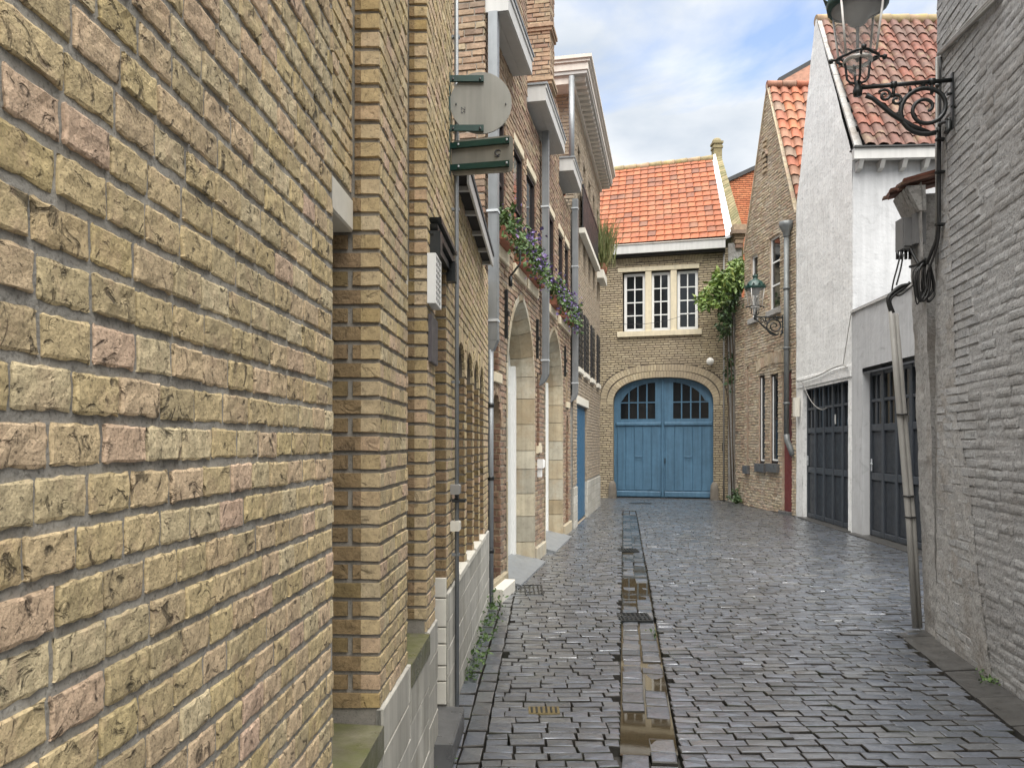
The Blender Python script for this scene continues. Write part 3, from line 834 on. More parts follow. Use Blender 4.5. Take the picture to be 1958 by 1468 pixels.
brick_field(bk, FA, rect(2.536, 3.05, 0.685, TOPA), m=0, seed=4, **kw)
brick_field(bk, FAr, rect(3.05, 3.55, 2.325, TOPA), m=0, seed=5, **kw)
brick_field(bk, FA, rect(3.556, 3.83, 0.685, TOPA), m=0, seed=6, **kw)
brick_field(bk, FA, rect(3.83, 4.246, 2.62, TOPA), m=0, seed=7, **kw)
brick_field(bk, FA, rect(4.246, 4.56, 0.72, TOPA), m=0, seed=8, **kw)
def quoin(sx, zlo, zhi, dep, split, dep_above=None, z_above=9, mo=1, mi=2, seed=1):
    F = FA.cross(sx); rng = random.Random(seed)
    k = math.ceil((zlo - A_PH) / A_C)
    while A_PH + k * A_C < zhi:
        z0 = A_PH + k * A_C; z1 = z0 + A_C - 0.012
        d = dep_above if (dep_above and z0 > z_above) else dep
        segs = [(0.0, 0.185), (0.197, 0.40)] if k % 2 else [(0.0, 0.092), (0.106, 0.30)]
        for a, b in segs:
            b = min(b, d)
            if b - a < 0.012: continue
            t = rng.random(); cc = split if split else 0
            for c0, c1, mm in ((a, min(b, cc), mo), (max(a, cc), b, mi)):  # each brick splits: lighter yellow outer strip, darker brown inner strip
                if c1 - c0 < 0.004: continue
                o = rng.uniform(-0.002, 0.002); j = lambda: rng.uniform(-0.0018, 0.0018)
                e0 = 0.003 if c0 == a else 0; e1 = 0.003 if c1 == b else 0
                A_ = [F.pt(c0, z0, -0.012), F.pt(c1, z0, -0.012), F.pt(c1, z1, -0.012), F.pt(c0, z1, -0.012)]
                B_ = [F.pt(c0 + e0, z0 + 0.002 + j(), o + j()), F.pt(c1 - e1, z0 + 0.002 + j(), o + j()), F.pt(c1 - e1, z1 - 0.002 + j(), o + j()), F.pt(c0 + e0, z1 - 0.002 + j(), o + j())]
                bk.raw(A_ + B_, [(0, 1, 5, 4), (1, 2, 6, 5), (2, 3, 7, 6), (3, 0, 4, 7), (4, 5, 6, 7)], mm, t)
        k += 1
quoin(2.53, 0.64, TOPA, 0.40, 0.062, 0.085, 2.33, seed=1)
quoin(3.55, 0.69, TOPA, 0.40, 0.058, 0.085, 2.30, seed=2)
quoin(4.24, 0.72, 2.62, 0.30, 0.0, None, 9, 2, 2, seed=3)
# lower range with blind arched niches
NICHE = [(4.79, 5.25), (5.36, 5.82), (5.93, 6.36), (6.46, 6.86)]
holes = []; curs = []
for a, b in NICHE:
    h, c = arch(a, b, 0.73, 2.0, 0.21); holes.append(h); curs.append(c)
low = MB()
sheet(low, FA, rect(4.56, 7.41, 0.0, 3.13), holes, -0.006)
for h in holes: reveal(low, FA, h, -0.010, -0.17, 0, 0)
low.box(FA, 4.56, 7.41, 0.0, 3.12, -1.2, -0.175)
low.build('wall', m_mortar_dark, bA)
cut = []
for (a, b), c in zip(NICHE, curs):
    cut.append([(a, 0.73), (b, 0.73)] + [(s + (0.1 if s > (a + b) / 2 else -0.1) * abs(s - (a + b) / 2) / ((b - a) / 2), z + 0.09) for s, z in c])
ringcut = []
for (a, b) in NICHE:
    h, _ = arch(a - 0.004, b + 0.004, 0.73, 2.0, 0.21 + 0.10); ringcut.append(h)
brick_field(bk, FA, rect(4.56, 7.41, 0.73, 3.12), ringcut, m=0, seed=9, **kw)
for c in curs: ring(bk, FA, c, 0.10, 0.055, 0.0, 0.02, 0, seed=4)
for (a, b) in NICHE:
    F = FA.cross(b)
    brick_field(bk, F, rect(0.003, 0.165, 0.74, 2.02), (), A_C, 0.1, 0.012, 0.006, A_PH, 0.004, 0.012, 2, 7, 0.08, half=True)
    brick_field(bk, FA.shifted(-0.162), rect(a, b, 0.74, 2.05), (), A_C, 0.1, 0.012, 0.006, A_PH, 0.0, 0.006, 2, 8, 0.08)
tag(bk.build('brickwork', [m_brick_near, m_brick_quoin, m_brick_quoin_dark], bA), kind='stuff')
for (a, b) in NICHE:
    mb = MB(); mb.bbox(FA, a - 0.01, b + 0.012, 0.70, 0.75, -0.16, 0.02, 0.008); mb.build('niche_sill', m_stone_lintel, bA)
# stone dressings
def part(name, mat, parent, *boxes, ch=0.006, label=None):
    mb = MB()
    for F, a, b, c, d, e, f in boxes: mb.bbox(F, a, b, c, d, e, f, ch)
    o = mb.build(name, mat, parent)
    if label: o['label'] = label
    return o
part('lintel', m_stone_lintel, bA, (FA, 1.985, 2.527, 2.24, 2.345, -0.42, -0.086))
part('lintel', m_stone_lintel, bA, (FA, 3.055, 3.547, 2.215, 2.322, -0.42, -0.086))
for a, b, z in ((1.985, 2.522, 0.637), (3.055, 3.543, 0.685)):
    mb = MB()
    mb.hexa([FA.pt(a, z - 0.095, -0.42), FA.pt(b, z - 0.095, -0.42), FA.pt(b, z - 0.095, 0.016), FA.pt(a, z - 0.095, 0.016)],
            [FA.pt(a, z + 0.012, -0.42), FA.pt(b, z + 0.012, -0.42), FA.pt(b, z - 0.004, 0.016), FA.pt(a, z - 0.004, 0.016)])
    mb.build('window_sill', m_moss_sill, bA)
for a, b, z0, z1 in ((1.99, 2.52, 0.65, 2.24), (3.06, 3.54, 0.70, 2.215)):
    window(bA, FA, a, b, z0, z1, -0.33, 1, 2, 0.05, 0.03, m_wood_dark)
prng = random.Random(9)
def plinth_run(s0, s1, ztop, rows, rh, skip=()):
    jm = MB(); jm.box(FA, s0, s1, -0.05, ztop - 0.004, -0.012, 0.004); jm.build('plinth_joint', m_stone_joint, bA)
    for r in range(rows):
        z1 = ztop - r * rh; z0 = z1 - rh + 0.005
        x = s0 - prng.uniform(0, 0.3)
        while x < s1:
            l = prng.uniform(0.42, 0.56); a, b = max(x, s0), min(x + l - 0.005, s1); x += l
            if b - a < 0.03: continue
            zt = z1
            for c, d, zz in skip:
                if r == 0 and a < d and b > c: zt = min(zt, zz)
            if zt - z0 < 0.02: continue
            mb = MB(); mb.bbox(FA, a, b, max(z0, -0.05), zt, -0.01, 0.012 + prng.uniform(-0.0015, 0.0015), 0.003, 0, prng.random())
            mb.build('plinth_stone', m_stone_white, bA)
plinth_run(1.2, 1.98, 0.68, 5, 0.146)
plinth_run(1.985, 2.525, 0.538, 4, 0.146)
plinth_run(2.53, 3.05, 0.683, 5, 0.146)
plinth_run(3.055, 3.545, 0.586, 4, 0.146)
plinth_run(3.55, 3.83, 0.683, 5, 0.146)
plinth_run(4.25, 7.40, 0.725, 5, 0.150)
# doorway with stone jamb, step and dark hood mould
F = FA.cross(4.24)
z = 0.12
for h in (0.13, 0.085, 0.12, 0.09, 0.16, 0.115):
    mb = MB(); mb.bbox(F, 0.0, 0.28, z + 0.004, z + h - 0.003, -0.02, 0.006, 0.004, 0, prng.random()); mb.build('jamb_stone', m_stone_lintel, bA); z += h
d = MB(); d.box(FA, 3.84, 4.23, 0.0, 2.6, -0.34, -0.27); d.build('door', m_wood_dark, bA)
mb = MB(); mb.bbox(FA, 3.70, 4.235, -0.05, 0.115, -0.27, 0.10, 0.008); mb.build('doorstep', m_bluestone, bA)
hd = MB()
_, hc = arch(3.66, 4.30, 2.4, 2.50, 0.12, 'seg', 8)
for off, w, o in ((0.0, 0.045, 0.02), (0.045, 0.045, 0.038), (0.09, 0.03, 0.055)):
    ring(hd, FA, [(s, z + off) for s, z in hc], w, 0.5, o, o + 0.01, 0, jt=0.0)
hd.box(FA, 3.64, 3.71, 2.44, 2.55, -0.005, 0.05); hd.box(FA, 4.25, 4.32, 2.44, 2.55, -0.005, 0.05)
hd.build('hood_mould', m_iron, bA)
# eaves of the low range
ev = MB()
ev.box(FA, 4.60, 6.75, 3.13, 3.17, -0.05, 0.075, 1)
ev.box(FA, 4.60, 6.75, 3.09, 3.175, 0.078, 0.092, 0)
for s in (4.75, 5.25, 5.75, 6.25, 6.70): ev.box(FA, s, s + 0.035, 3.10, 3.128, 0.0, 0.077, 0)
ev.build('eaves', [m_gutter_white, m_dark], bA)
rf = MB(); rf.hexa([FA.pt(4.58, 3.178, 0.10), FA.pt(6.78, 3.178, 0.10), FA.pt(6.78, 4.9, -2.2), FA.pt(4.58, 4.9, -2.2)],
                   [FA.pt(4.58, 3.21, 0.10), FA.pt(6.78, 3.21, 0.10), FA.pt(6.78, 4.95, -2.2), FA.pt(4.58, 4.95, -2.2)])
rf.build('roof', m_flat_roof, bA)
rf = MB(); rf.box(FA, -1.7, 4.58, TOPA + 0.004, TOPA + 0.12, -2.7, 0.06); rf.build('coping', m_stone_lintel, bA)

# ------------------------------------------------------------------ right foreground building (grey painted brick)
FH = Frame((2.13, 0), (0.199, 1), -1)
sh = lambda yy: yy * 1.0196
bH = thing('painted_brick_building', (4.2, 3.5, 0), 'tall grey painted brick wall building filling the right edge', 'building')
core = MB()
core.box(FH, sh(-1.0), sh(6.10), -0.05, 7.0, -0.5, -0.006)
core.build('wall', m_grey_fill, bH)
FHl = FH.shifted(0.0); FHl.lean = 0.034
hb = MB(); hslots = []
def grabH(l, r, z0, z1):
    p = FH.pt((l + r) / 2, (z0 + z1) / 2, 0)
    if r - l > 0.12 and in_frame(p, 30):
        hslots.append((p.y, l, r, z0, z1)); return True
    return False
brick_field(hb, FH, rect(sh(-1.0), sh(6.09), 0.0, 7.0), (), 0.066, 0.215, 0.0095, 0.004, 0.0, -0.001, 0.012, 0, 12, 0.16, 0.003, 0.004, collect=grabH)
hslots.sort()
hvar = []
for k in range(12):
    w, h, nx, nz_ = 0.2, 0.0565, 7, 3
    off = Vector((k * 5.3, k * 9.1, 2)); V = []; Fc = []
    for j in range(nz_ + 1):
        for i in range(nx + 1):
            u, v = i / nx, j / nz_
            edge = i in (0, nx) or j in (0, nz_)
            d_ = noise.noise(Vector((u * 3.4, v * 1.5, 0)) + off) * 0.0028
            V.append((u * w - w / 2 + (nrng.uniform(-0.004, 0.004) if edge else 0), v * h + (nrng.uniform(-0.004, 0.004) if edge else 0), d_ - (0.0030 if edge else 0)))
    for j in range(nz_):
        for i in range(nx):
            a = j * (nx + 1) + i; Fc.append((a, a + 1, a + nx + 2, a + nx + 1))
    me = bpy.data.meshes.new('painted_brick'); me.from_pydata(V, [], Fc); me.materials.append(m_grey_paint)
    hvar.append(me)
for k, (yy, l, r, z0, z1) in enumerate(hslots):
    if k < 300:
        # frame of the right wall is mirrored, so turn the brick to face the street
        mm = Matrix((-FH.d, Vector((0, 0, 1)), FH.n)).transposed().to_4x4(); mm.translation = FH.pt((l + r) / 2, z0 + nrng.uniform(-0.004, 0.004), nrng.uniform(-0.006, 0.002))
        mm = mm @ Matrix.Rotation(nrng.uniform(-0.025, 0.025), 4, 'Z') @ Matrix.Rotation(nrng.uniform(-0.05, 0.05), 4, 'X')
        inst('brick', nrng.choice(hvar), bH, mm @ Matrix.Diagonal(((r - l) / 0.2, 1.0, 1, 1)))
    else:
        one_brick(hb, FH, l, r, z0, z1, 0.0, 0.012, 0.004, 0, nrng, 0.003)
tag(hb.build('brickwork', m_grey_paint, bH), kind='stuff')
mb = MB(); mb.box(FH, sh(-1.1), sh(6.14), 7.004, 7.12, -0.6, 0.06); mb.build('coping', m_stone_lintel, bH)
# rendered patch where the brick meets the low end
def lumpy(mb, F, outline, holes, out, step, amp, m=0, sc=2.0, smooth=True):
    z_lo = min(z for s, z in outline); z_hi = max(z for s, z in outline)
    n = max(1, int((z_hi - z_lo) / step)); dz = (z_hi - z_lo) / n
    def P(s, z):
        v = F.pt(s, z, 0); d_ = noise.noise(v * sc) * amp + noise.noise(v * sc * 3.3) * amp * 0.5
        return F.pt(s, z, out + d_)
    for i in range(n):
        za, zb = z_lo + i * dz, z_lo + (i + 1) * dz
        ia = scan(outline, za + 1e-4); ib = scan(outline, zb - 1e-4)
        if not ia or not ib: continue
        (a0, a1), (b0, b1) = ia[0], ib[-1]
        zm = (za + zb) / 2
        segs = [(0.0, 1.0)]
        for h in holes:
            for c, d in scan(h, zm):
                L0, L1 = (a0 + b0) / 2, (a1 + b1) / 2
                segs = sub_int(segs, [((c - L0) / (L1 - L0), (d - L0) / (L1 - L0))])
        for u0, u1 in segs:
            k = max(1, int((u1 - u0) * (a1 - a0) / step))
            for j in range(k):
                p, q = u0 + (u1 - u0) * j / k, u0 + (u1 - u0) * (j + 1) / k
                mb.face([P(a0 + (a1 - a0) * p, za), P(a0 + (a1 - a0) * q, za), P(b0 + (b1 - b0) * q, zb), P(b0 + (b1 - b0) * p, zb)], m, 0, smooth)
rp = MB()
lumpy(rp, FH, [(sh(5.05), 0.0), (sh(6.12), 0.0), (sh(6.12), 4.6), (sh(5.98), 4.6), (sh(5.72), 2.5), (sh(5.66), 1.7), (sh(5.45), 1.35), (sh(5.30), 0.7)], (), 0.0005, 0.045, 0.0075, 0, 9.0)
rp.build('render_patch', m_grey_render, bH)
lowm = MB()
lumpy(lowm, FHl, rect(sh(6.095), sh(6.42), -0.03, 3.62), (), -0.014, 0.045, 0.012, 0, 5.0)
pr_ = [FHl.pt(sh(6.42), z, -0.02) for z in (-0.03, 3.62)]
lowm.face([pr_[0], pr_[0] - FH.n * 1.6, pr_[1] - FH.n * 1.6, pr_[1]])
lowm.build('low_wall', m_grey_render, bH)
# tiled coping along the top of the low end, overhanging the street
cr_ = random.Random(31)
FHc = FHl
mb = MB()
for k in range(5):
    a, b = sh(6.12) + k * 0.08, sh(6.12) + (k + 1) * 0.08
    mb.hexa([FHc.pt(a, 3.40, -0.05), FHc.pt(b, 3.40, -0.05), FHc.pt(b, 3.40, 0.0), FHc.pt(a, 3.40, 0.0)],
            [FHc.pt(a, 3.60, -0.05), FHc.pt(b, 3.60, -0.05), FHc.pt(b, 3.60, 0.09 + cr_.uniform(-0.01, 0.01)), FHc.pt(a, 3.60, 0.09)])
mb.build('coping_corbel', m_grey_render, bH)
s_ = sh(6.10)
while s_ < sh(6.52):
    l = cr_.uniform(0.045, 0.075); zz = 3.61 + cr_.uniform(-0.012, 0.018); o = 0.13 + cr_.uniform(-0.03, 0.03)
    for lay_ in range(2):
        mb = MB()
        z0 = zz + lay_ * 0.028; oo = o - lay_ * 0.035 + cr_.uniform(-0.012, 0.012)
        mb.hexa([FHc.pt(s_, z0 + 0.10, -0.30), FHc.pt(s_ + l, z0 + 0.10, -0.30), FHc.pt(s_ + l, z0, oo), FHc.pt(s_, z0, oo)],
                [FHc.pt(s_, z0 + 0.122, -0.30), FHc.pt(s_ + l, z0 + 0.122, -0.30), FHc.pt(s_ + l, z0 + 0.022, oo - 0.004), FHc.pt(s_, z0 + 0.022, oo)], 0, cr_.random())
        mb.build('coping_tile', m_pantile, bH)
    s_ += l + 0.004

# ------------------------------------------------------------------ left middle building: pointed stone arches
FB = Frame((-1.754, 0), (0.2014, 1), 1)
sb = lambda yy: yy * 1.0201
bB = thing('arched_brick_house', (-0.6, 10.8, 0), 'red-brown brick house with two tall stone arches and flower boxes on the left', 'building')
B0, B1, BT = sb(7.42), sb(13.95), 5.72
A1, A1c = arch(sb(8.47), sb(10.12), 0.02, 2.25, 1.02, 'pointed')
A2, A2c = arch(sb(11.08), sb(12.85), 0.02, 2.25, 1.05, 'pointed')
N1, N1c = arch(sb(7.66), sb(8.14), 0.12, 1.72, 0.36, 'pointed')
N2, N2c = arch(sb(13.30), sb(13.68), 0.12, 1.72, 0.34, 'pointed')
small = [rect(sb(7.72), sb(8.04), 2.27, 2.80), rect(sb(13.32), sb(13.62), 2.27, 2.80), rect(sb(10.36), sb(10.60), 1.52, 2.50)]
UP = [(7.80, 8.38), (8.82, 9.42), (9.62, 10.30), (11.32, 12.0), (12.42, 13.02), (13.18, 13.76)]
ups = [rect(sb(a), sb(b), 3.60, 5.08) for a, b in UP]
holes = [A1, A2, N1, N2] + small + ups
w = MB()
sheet(w, FB, rect(B0, B1, 0.0, BT), holes, -0.011)
for h in (N1, N2): reveal(w, FB, h, -0.011, -0.24, 1, 2)
for h in small: reveal(w, FB, h, -0.011, -0.09, 1, 2)
for h in ups: reveal(w, FB, h, -0.011, -0.075, 1, 2)
w.box(FB, B0, B1, 0.0, BT, -3.0, -0.62)
w.face([FB.pt(B0 + 0.012, 0, -0.011), FB.pt(B0 + 0.012, 0, -3), FB.pt(B0 + 0.012, 7.2, -3), FB.pt(B0 + 0.012, 7.2, -0.011)])
w.build('wall', [m_mortar_lime, m_brick_red, m_dark], bB)
bk = MB()
def wider(cur, a, b, zb, w_):
    c = (a + b) / 2
    return [(a - w_, zb), (b + w_, zb)] + [(s + w_ * (s - c) / ((b - a) / 2), z + w_ * 0.9) for s, z in cur]
cutB = [wider(A1c, A1[0][0], A1[1][0], 0, 0.075), wider(A2c, A2[0][0], A2[1][0], 0, 0.075), wider(N1c, N1[0][0], N1[1][0], 0.12, 0.0), wider(N2c, N2[0][0], N2[1][0], 0.12, 0.0)] + small + ups
brick_field(bk, FB, rect(B0, B1, 0.16, BT), cutB, 0.066, 0.205, 0.014, 0.012, 0.0, 0.0, 0.014, 0, 31, 0.18, 0.004, 0.004)
FBc = FB.cross(B0)
brick_field(bk, FBc, rect(0.0, 2.2, 3.1, 7.2), (), 0.066, 0.205, 0.011, 0.009, 0.0, 0.0, 0.014, 0, 32, 0.15, 0.004, 0.004)
# brick jambs seen inside the openings
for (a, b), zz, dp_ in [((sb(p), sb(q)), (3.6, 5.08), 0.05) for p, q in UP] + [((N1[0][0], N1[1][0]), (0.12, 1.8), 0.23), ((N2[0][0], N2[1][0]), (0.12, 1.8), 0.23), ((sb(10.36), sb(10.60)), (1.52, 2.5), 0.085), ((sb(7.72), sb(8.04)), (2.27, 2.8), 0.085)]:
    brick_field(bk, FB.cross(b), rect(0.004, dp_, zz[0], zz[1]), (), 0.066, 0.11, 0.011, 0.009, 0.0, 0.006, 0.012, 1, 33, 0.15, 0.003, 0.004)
for c in (N1c, N2c): ring(bk, FB, c, 0.10, 0.065, 0.004, 0.02, 0, 5)
# gable piers between the eaves, with corbelled courses
def pier(s0, s1, z0, z1, dep, sd):
    F = FB
    cc = MB(); cc.box(F, s0 + 0.012, s1 - 0.012, z0, z1, -dep, -0.012); cc.build('gable_pier', m_mortar_dark, bB)
    brick_field(bk, F, rect(s0, s1, z0, z1), (), 0.066, 0.205, 0.011, 0.009, 0.0, 0.0, 0.014, 0, sd, 0.15, 0.004, 0.004)
    brick_field(bk, F.cross(s0), rect(0, dep, z0, z1), (), 0.066, 0.205, 0.011, 0.009, 0.0, 0.0, 0.014, 0, sd + 1, 0.15, 0.004, 0.004)
pier(sb(8.76), sb(9.66), BT, 8.4, 0.9, 41)
pier(sb(11.52), sb(11.95), BT, 8.9, 0.75, 43)
pier(sb(11.955), sb(12.50), BT, 6.95, 0.75, 45)
for z in (6.95, 7.75, 8.5):
    mb = MB(); mb.box(FB, sb(11.48), sb(11.97), z, z + 0.05, -0.8, 0.05); mb.box(FB, sb(11.50), sb(11.96), z - 0.05, z - 0.002, -0.78, 0.03); mb.build('corbel_course', m_brick_red, bB)
tag(bk.build('brickwork', [m_brick_red, m_brick_jamb], bB), kind='stuff')
# ashlar arches: every stone swept from jamb to apex
def swept(parent, F, path, prof, blen, mat, name, seed):
    rng = random.Random(seed)
    L = [0.0]
    for i in range(1, len(path)): L.append(L[-1] + math.dist(path[i], path[i - 1]))
    def atl(l):
        l = min(max(l, 0), L[-1])
        for i in range(1, len(path)):
            if L[i] >= l - 1e-9:
                k = (l - L[i - 1]) / max(1e-9, L[i] - L[i - 1])
                return (path[i - 1][0] + (path[i][0] - path[i - 1][0]) * k, path[i - 1][1] + (path[i][1] - path[i - 1][1]) * k), i
    def nrm(i):
        dx, dz = path[i][0] - path[i - 1][0], path[i][1] - path[i - 1][1]; q = math.hypot(dx, dz) or 1
        return (-dz / q, dx / q)
    l = 0.0
    while l < L[-1] - 0.02:
        e = min(L[-1], l + blen * rng.uniform(0.8, 1.25))
        if L[-1] - e < 0.1: e = L[-1]
        ks = [l + 0.004] + [x for x in L if l + 0.02 < x < e - 0.02] + [e - 0.004]
        rows = []
        for kk in ks:
            (s, z), i = atl(kk); nx, nz_ = nrm(i)
            rows.append([F.pt(s + nx * a, z + nz_ * a, o) for a, o in prof])
        mb = MB(); t = rng.random()
        for i in range(len(rows) - 1):
            for j in range(len(prof) - 1):
                mb.face([rows[i][j], rows[i + 1][j], rows[i + 1][j + 1], rows[i][j + 1]], 0, t)
        for rw in (rows[0], rows[-1]): mb.face(rw, 0, t)
        mb.build(name, mat, parent)
        l = e
PROF = [(-0.07, 0.0), (-0.07, 0.007), (-0.005, 0.007), (0.055, -0.14), (0.055, -0.31)]
for A_, Ac, sd in ((A1, A1c, 1), (A2, A2c, 2)):
    path = [A_[1]] + Ac + [A_[0]]
    rv = MB(); reveal(rv, FB, A_, -0.011, -0.5, 0); rv.build('arch_backing', m_mortar_dark, bB)
    swept(bB, FB, path, PROF, 0.29, m_ashlar, 'arch_stone', sd)
    dr = MB(); dr.face([FB.pt(s, z, -0.29) for s, z in A_])
    dp = dr.build('door', m_cream_paint, bB)
    for k in range(7):
        a = A_[0][0] + 0.06 + (A_[1][0] - A_[0][0] - 0.12) * k / 7; b = A_[0][0] + 0.06 + (A_[1][0] - A_[0][0] - 0.12) * (k + 1) / 7 - 0.012
        mb = MB(); mb.box(FB, a, b, 0.12, 2.2, -0.289, -0.268); mb.build('plank', m_cream_paint, dp)
    mb = MB(); mb.box(FB, A_[1][0] - 0.16, A_[1][0] - 0.062, 0.10, 2.55, -0.29, -0.22); mb.box(FB, A_[0][0] + 0.062, A_[0][0] + 0.16, 0.10, 2.55, -0.29, -0.22); mb.build('door_frame', m_white_paint, bB)
    a, b = A_[0][0] - 0.02, A_[1][0] + 0.05
    mb = MB()
    mb.hexa([FB.pt(a, -0.03, -0.35), FB.pt(b, -0.03, -0.35), FB.pt(b, -0.03, 0.16), FB.pt(a, -0.03, 0.16)], [FB.pt(a, 0.15, -0.35), FB.pt(b, 0.15, -0.35), FB.pt(b, 0.015, 0.15), FB.pt(a, 0.015, 0.15)])
    mb.build('sloping_threshold', m_zinc, bB)
# plinth stones between the arches
for a, b in ((B0, A1[0][0] - 0.09), (A1[1][0] + 0.09, A2[0][0] - 0.09), (A2[1][0] + 0.09, B1)):
    mb = MB(); mb.bbox(FB, a, b, -0.03, 0.17, -0.02, 0.03, 0.01); mb.build('plinth_stone', m_ashlar, bB)
# sills, lintels, glazing
for a, b in UP:
    part('window_sill', m_stone_cream, bB, (FB, sb(a) - 0.05, sb(b) + 0.05, 3.47, 3.60, -0.2, 0.03))
    part('lintel', m_stone_cream, bB, (FB, sb(a) - 0.0, sb(b) + 0.0, 5.0, 5.10, -0.07, 0.006))
    window(bB, FB, sb(a) + 0.01, sb(b) - 0.01, 3.62, 5.0, -0.02, 1, 2, 0.05, 0.03, m_wood_dark, split_panes=False)
for s0, s1, z0 in ((sb(7.70), sb(8.08), 2.17), (sb(13.30), sb(13.66), 2.17), (sb(10.30), sb(10.63), 1.42)):
    part('window_sill', m_stone_cream, bB, (FB, s0, s1, z0, z0 + 0.10, -0.1, 0.03))
mb = MB(); mb.bbox(FB, sb(7.6), sb(8.2), -0.03, 0.12, -0.2, 0.14, 0.008); mb.build('doorstep', m_stone_lintel, bB)
# iron wall anchors
for yy in (8.32, 10.30, 10.85, 13.08):
    z0 = 2.68
    mb = MB(); mb.box(FB, sb(yy) - 0.018, sb(yy) + 0.018, z0, z0 + 0.52, 0.002, 0.035); mb.box(FB, sb(yy) - 0.03, sb(yy) + 0.03, z0 + 0.24, z0 + 0.29, 0.035, 0.05)
    mb.build('wall_anchor', m_iron, bB)
# white eaves boxes
for y0, y1, z in ((7.44, 8.74, 5.69), (9.70, 11.49, 5.83), (12.53, 13.66, 5.96)):
    a, b = sb(y0), sb(y1)
    mb = MB()
    mb.box(FB, a, b, z, z + 0.20, -0.3, 0.225, 0)
    mb.box(FB, a + 0.015, b - 0.015, z - 0.006, z, -0.3, 0.10, 1); mb.box(FB, a + 0.015, b - 0.015, z - 0.006, z, 0.104, 0.205, 1)
    mb.box(FB, a - 0.02, b + 0.02, z + 0.20, z + 0.225, -0.3, 0.25, 2)
    mb.box(FB, a - 0.01, b + 0.01, z + 0.15, z + 0.20, 0.225, 0.238, 0)
    mb.build('eaves_gutter', [m_gutter_white, m_soffit, m_zinc], bB)
# square zinc downpipes with swept feet
def downpipe(F, s, o, z1, z0, w_, parent, foot=True):
    mb = MB(); mb.box(F, s - w_ / 2, s + w_ / 2, z0 + (0.12 if foot else 0), z1, o, o + w_)
    if foot:
        mb.hexa([F.pt(s - w_ / 2, z0 + 0.118, o), F.pt(s + w_ / 2, z0 + 0.118, o), F.pt(s + w_ / 2, z0 + 0.118, o + w_), F.pt(s - w_ / 2, z0 + 0.118, o + w_)],
                [F.pt(s - w_ / 2, z0 - 0.05, o - 0.05), F.pt(s + w_ / 2, z0 - 0.05, o - 0.05), F.pt(s + w_ / 2, z0 + 0.03, o + w_ * 0.55), F.pt(s - w_ / 2, z0 + 0.03, o + w_ * 0.55)])
    p = mb.build('downpipe', m_zinc, parent)
    z = z0 + 0.3
    while z < z1:
        c = MB(); c.box(F, s - w_ / 2 - 0.01, s + w_ / 2 + 0.01, z, z + 0.022, o - 0.015, o + w_ + 0.006); c.build('pipe_clip', m_zinc_light, p); z += 1.05
downpipe(FB, sb(7.47), 0.03, 5.69, 2.42, 0.09, bB)
downpipe(FB, sb(10.64), 0.03, 5.83, 2.38, 0.09, bB)
downpipe(FB, sb(14.0), 0.03, 5.96, 2.33, 0.10, bB)
mb = MB(); mb.tube([FB.pt(sb(7.45), 0.0, 0.05), FB.pt(sb(7.45), 2.45, 0.05)], 0.027, 10)
pp = mb.build('downpipe', m_zinc, bB)
for z in (0.5, 1.2, 1.9):
    c = MB(); c.tube([FB.pt(sb(7.45), z, 0.05), FB.pt(sb(7.45), z + 0.04, 0.05)], 0.034, 10); c.build('pipe_clip', m_iron, pp)
# roof slope behind the eaves
rr = lambda s, o, z: FB.pt(s, z, o)
tiled_roof(bB, rr(sb(7.6), -0.1, 5.92), rr(sb(13.9), -0.1, 6.0), rr(sb(7.6), -2.6, 9.0), rr(sb(13.9), -2.6, 9.0), 0.23, 0.28, 'pan', m_tile, 0, seed=8)
mb = MB(); mb.tube([FB.pt(sb(13.62), 6.2, 0.06), FB.pt(sb(13.62), 8.0, 0.06)], 0.05, 10); mb.build('downpipe', m_zinc, bB)

# ------------------------------------------------------------------ left far building with the white cornice
FC = FB.shifted(0.04)
bC = thing('corniced_brick_house', (1.0, 16.8, 0), 'buff brick house with heavy pale cornice, black shutters and blue garage on the left', 'building')
C0, C1, CT = sb(14.06), sb(19.55), 7.9
gar = rect(sb(14.62), sb(16.45), 0.0, 2.30)
cw = [rect(sb(a), sb(b), 5.0, 7.25) for a, b in ((14.7, 15.2), (15.7, 16.2), (16.7, 17.2), (17.7, 18.2), (18.7, 19.2))]
cl = [rect(sb(a), sb(b), 3.0, 4.15) for a, b in ((14.6, 15.3), (15.75, 16.45), (17.1, 17.75), (18.6, 19.1))]
holes = [gar] + cw + cl
w = MB(); sheet(w, FC, rect(C0, C1, 0, CT), holes, -0.011)
reveal(w, FC, gar, -0.011, -0.12, 1, 2)
for h in cw + cl: reveal(w, FC, h, -0.011, -0.2, 1, 2)
w.box(FC, C0, C1, 0.0, CT, -3.2, -0.5)
w.face([FC.pt(C0 + 0.012, 0, -0.011), FC.pt(C0 + 0.012, 0, -3), FC.pt(C0 + 0.012, CT, -3), FC.pt(C0 + 0.012, CT, -0.011)])
w.build('wall', [m_mortar, m_brick_buff, m_dark], bC)
bk = MB()
brick_field(bk, FC, rect(C0, C1, 0.75, CT), holes, 0.066, 0.2, 0.011, 0.009, 0, 0, 0.014, 0, 51, 0.1, 0.003, 0.004)
brick_field(bk, FC.cross(C0), rect(0, 1.6, 5.7, CT), (), 0.066, 0.2, 0.011, 0.009, 0, 0, 0.014, 0, 52, 0.1, 0.003, 0.004)
for (a, b) in [(h[0][0], h[1][0]) for h in cw]: brick_field(bk, FC.cross(b), rect(0.004, 0.19, 5.0, 7.25), (), 0.066, 0.11, 0.011, 0.009, 0, 0.006, 0.012, 0, 53, 0.1)
brick_field(bk, FC.cross(gar[1][0]), rect(0.004, 0.05, 0.75, 2.3), (), 0.066, 0.2, 0.011, 0.009, 0, 0.006, 0.012, 0, 54, 0.1)
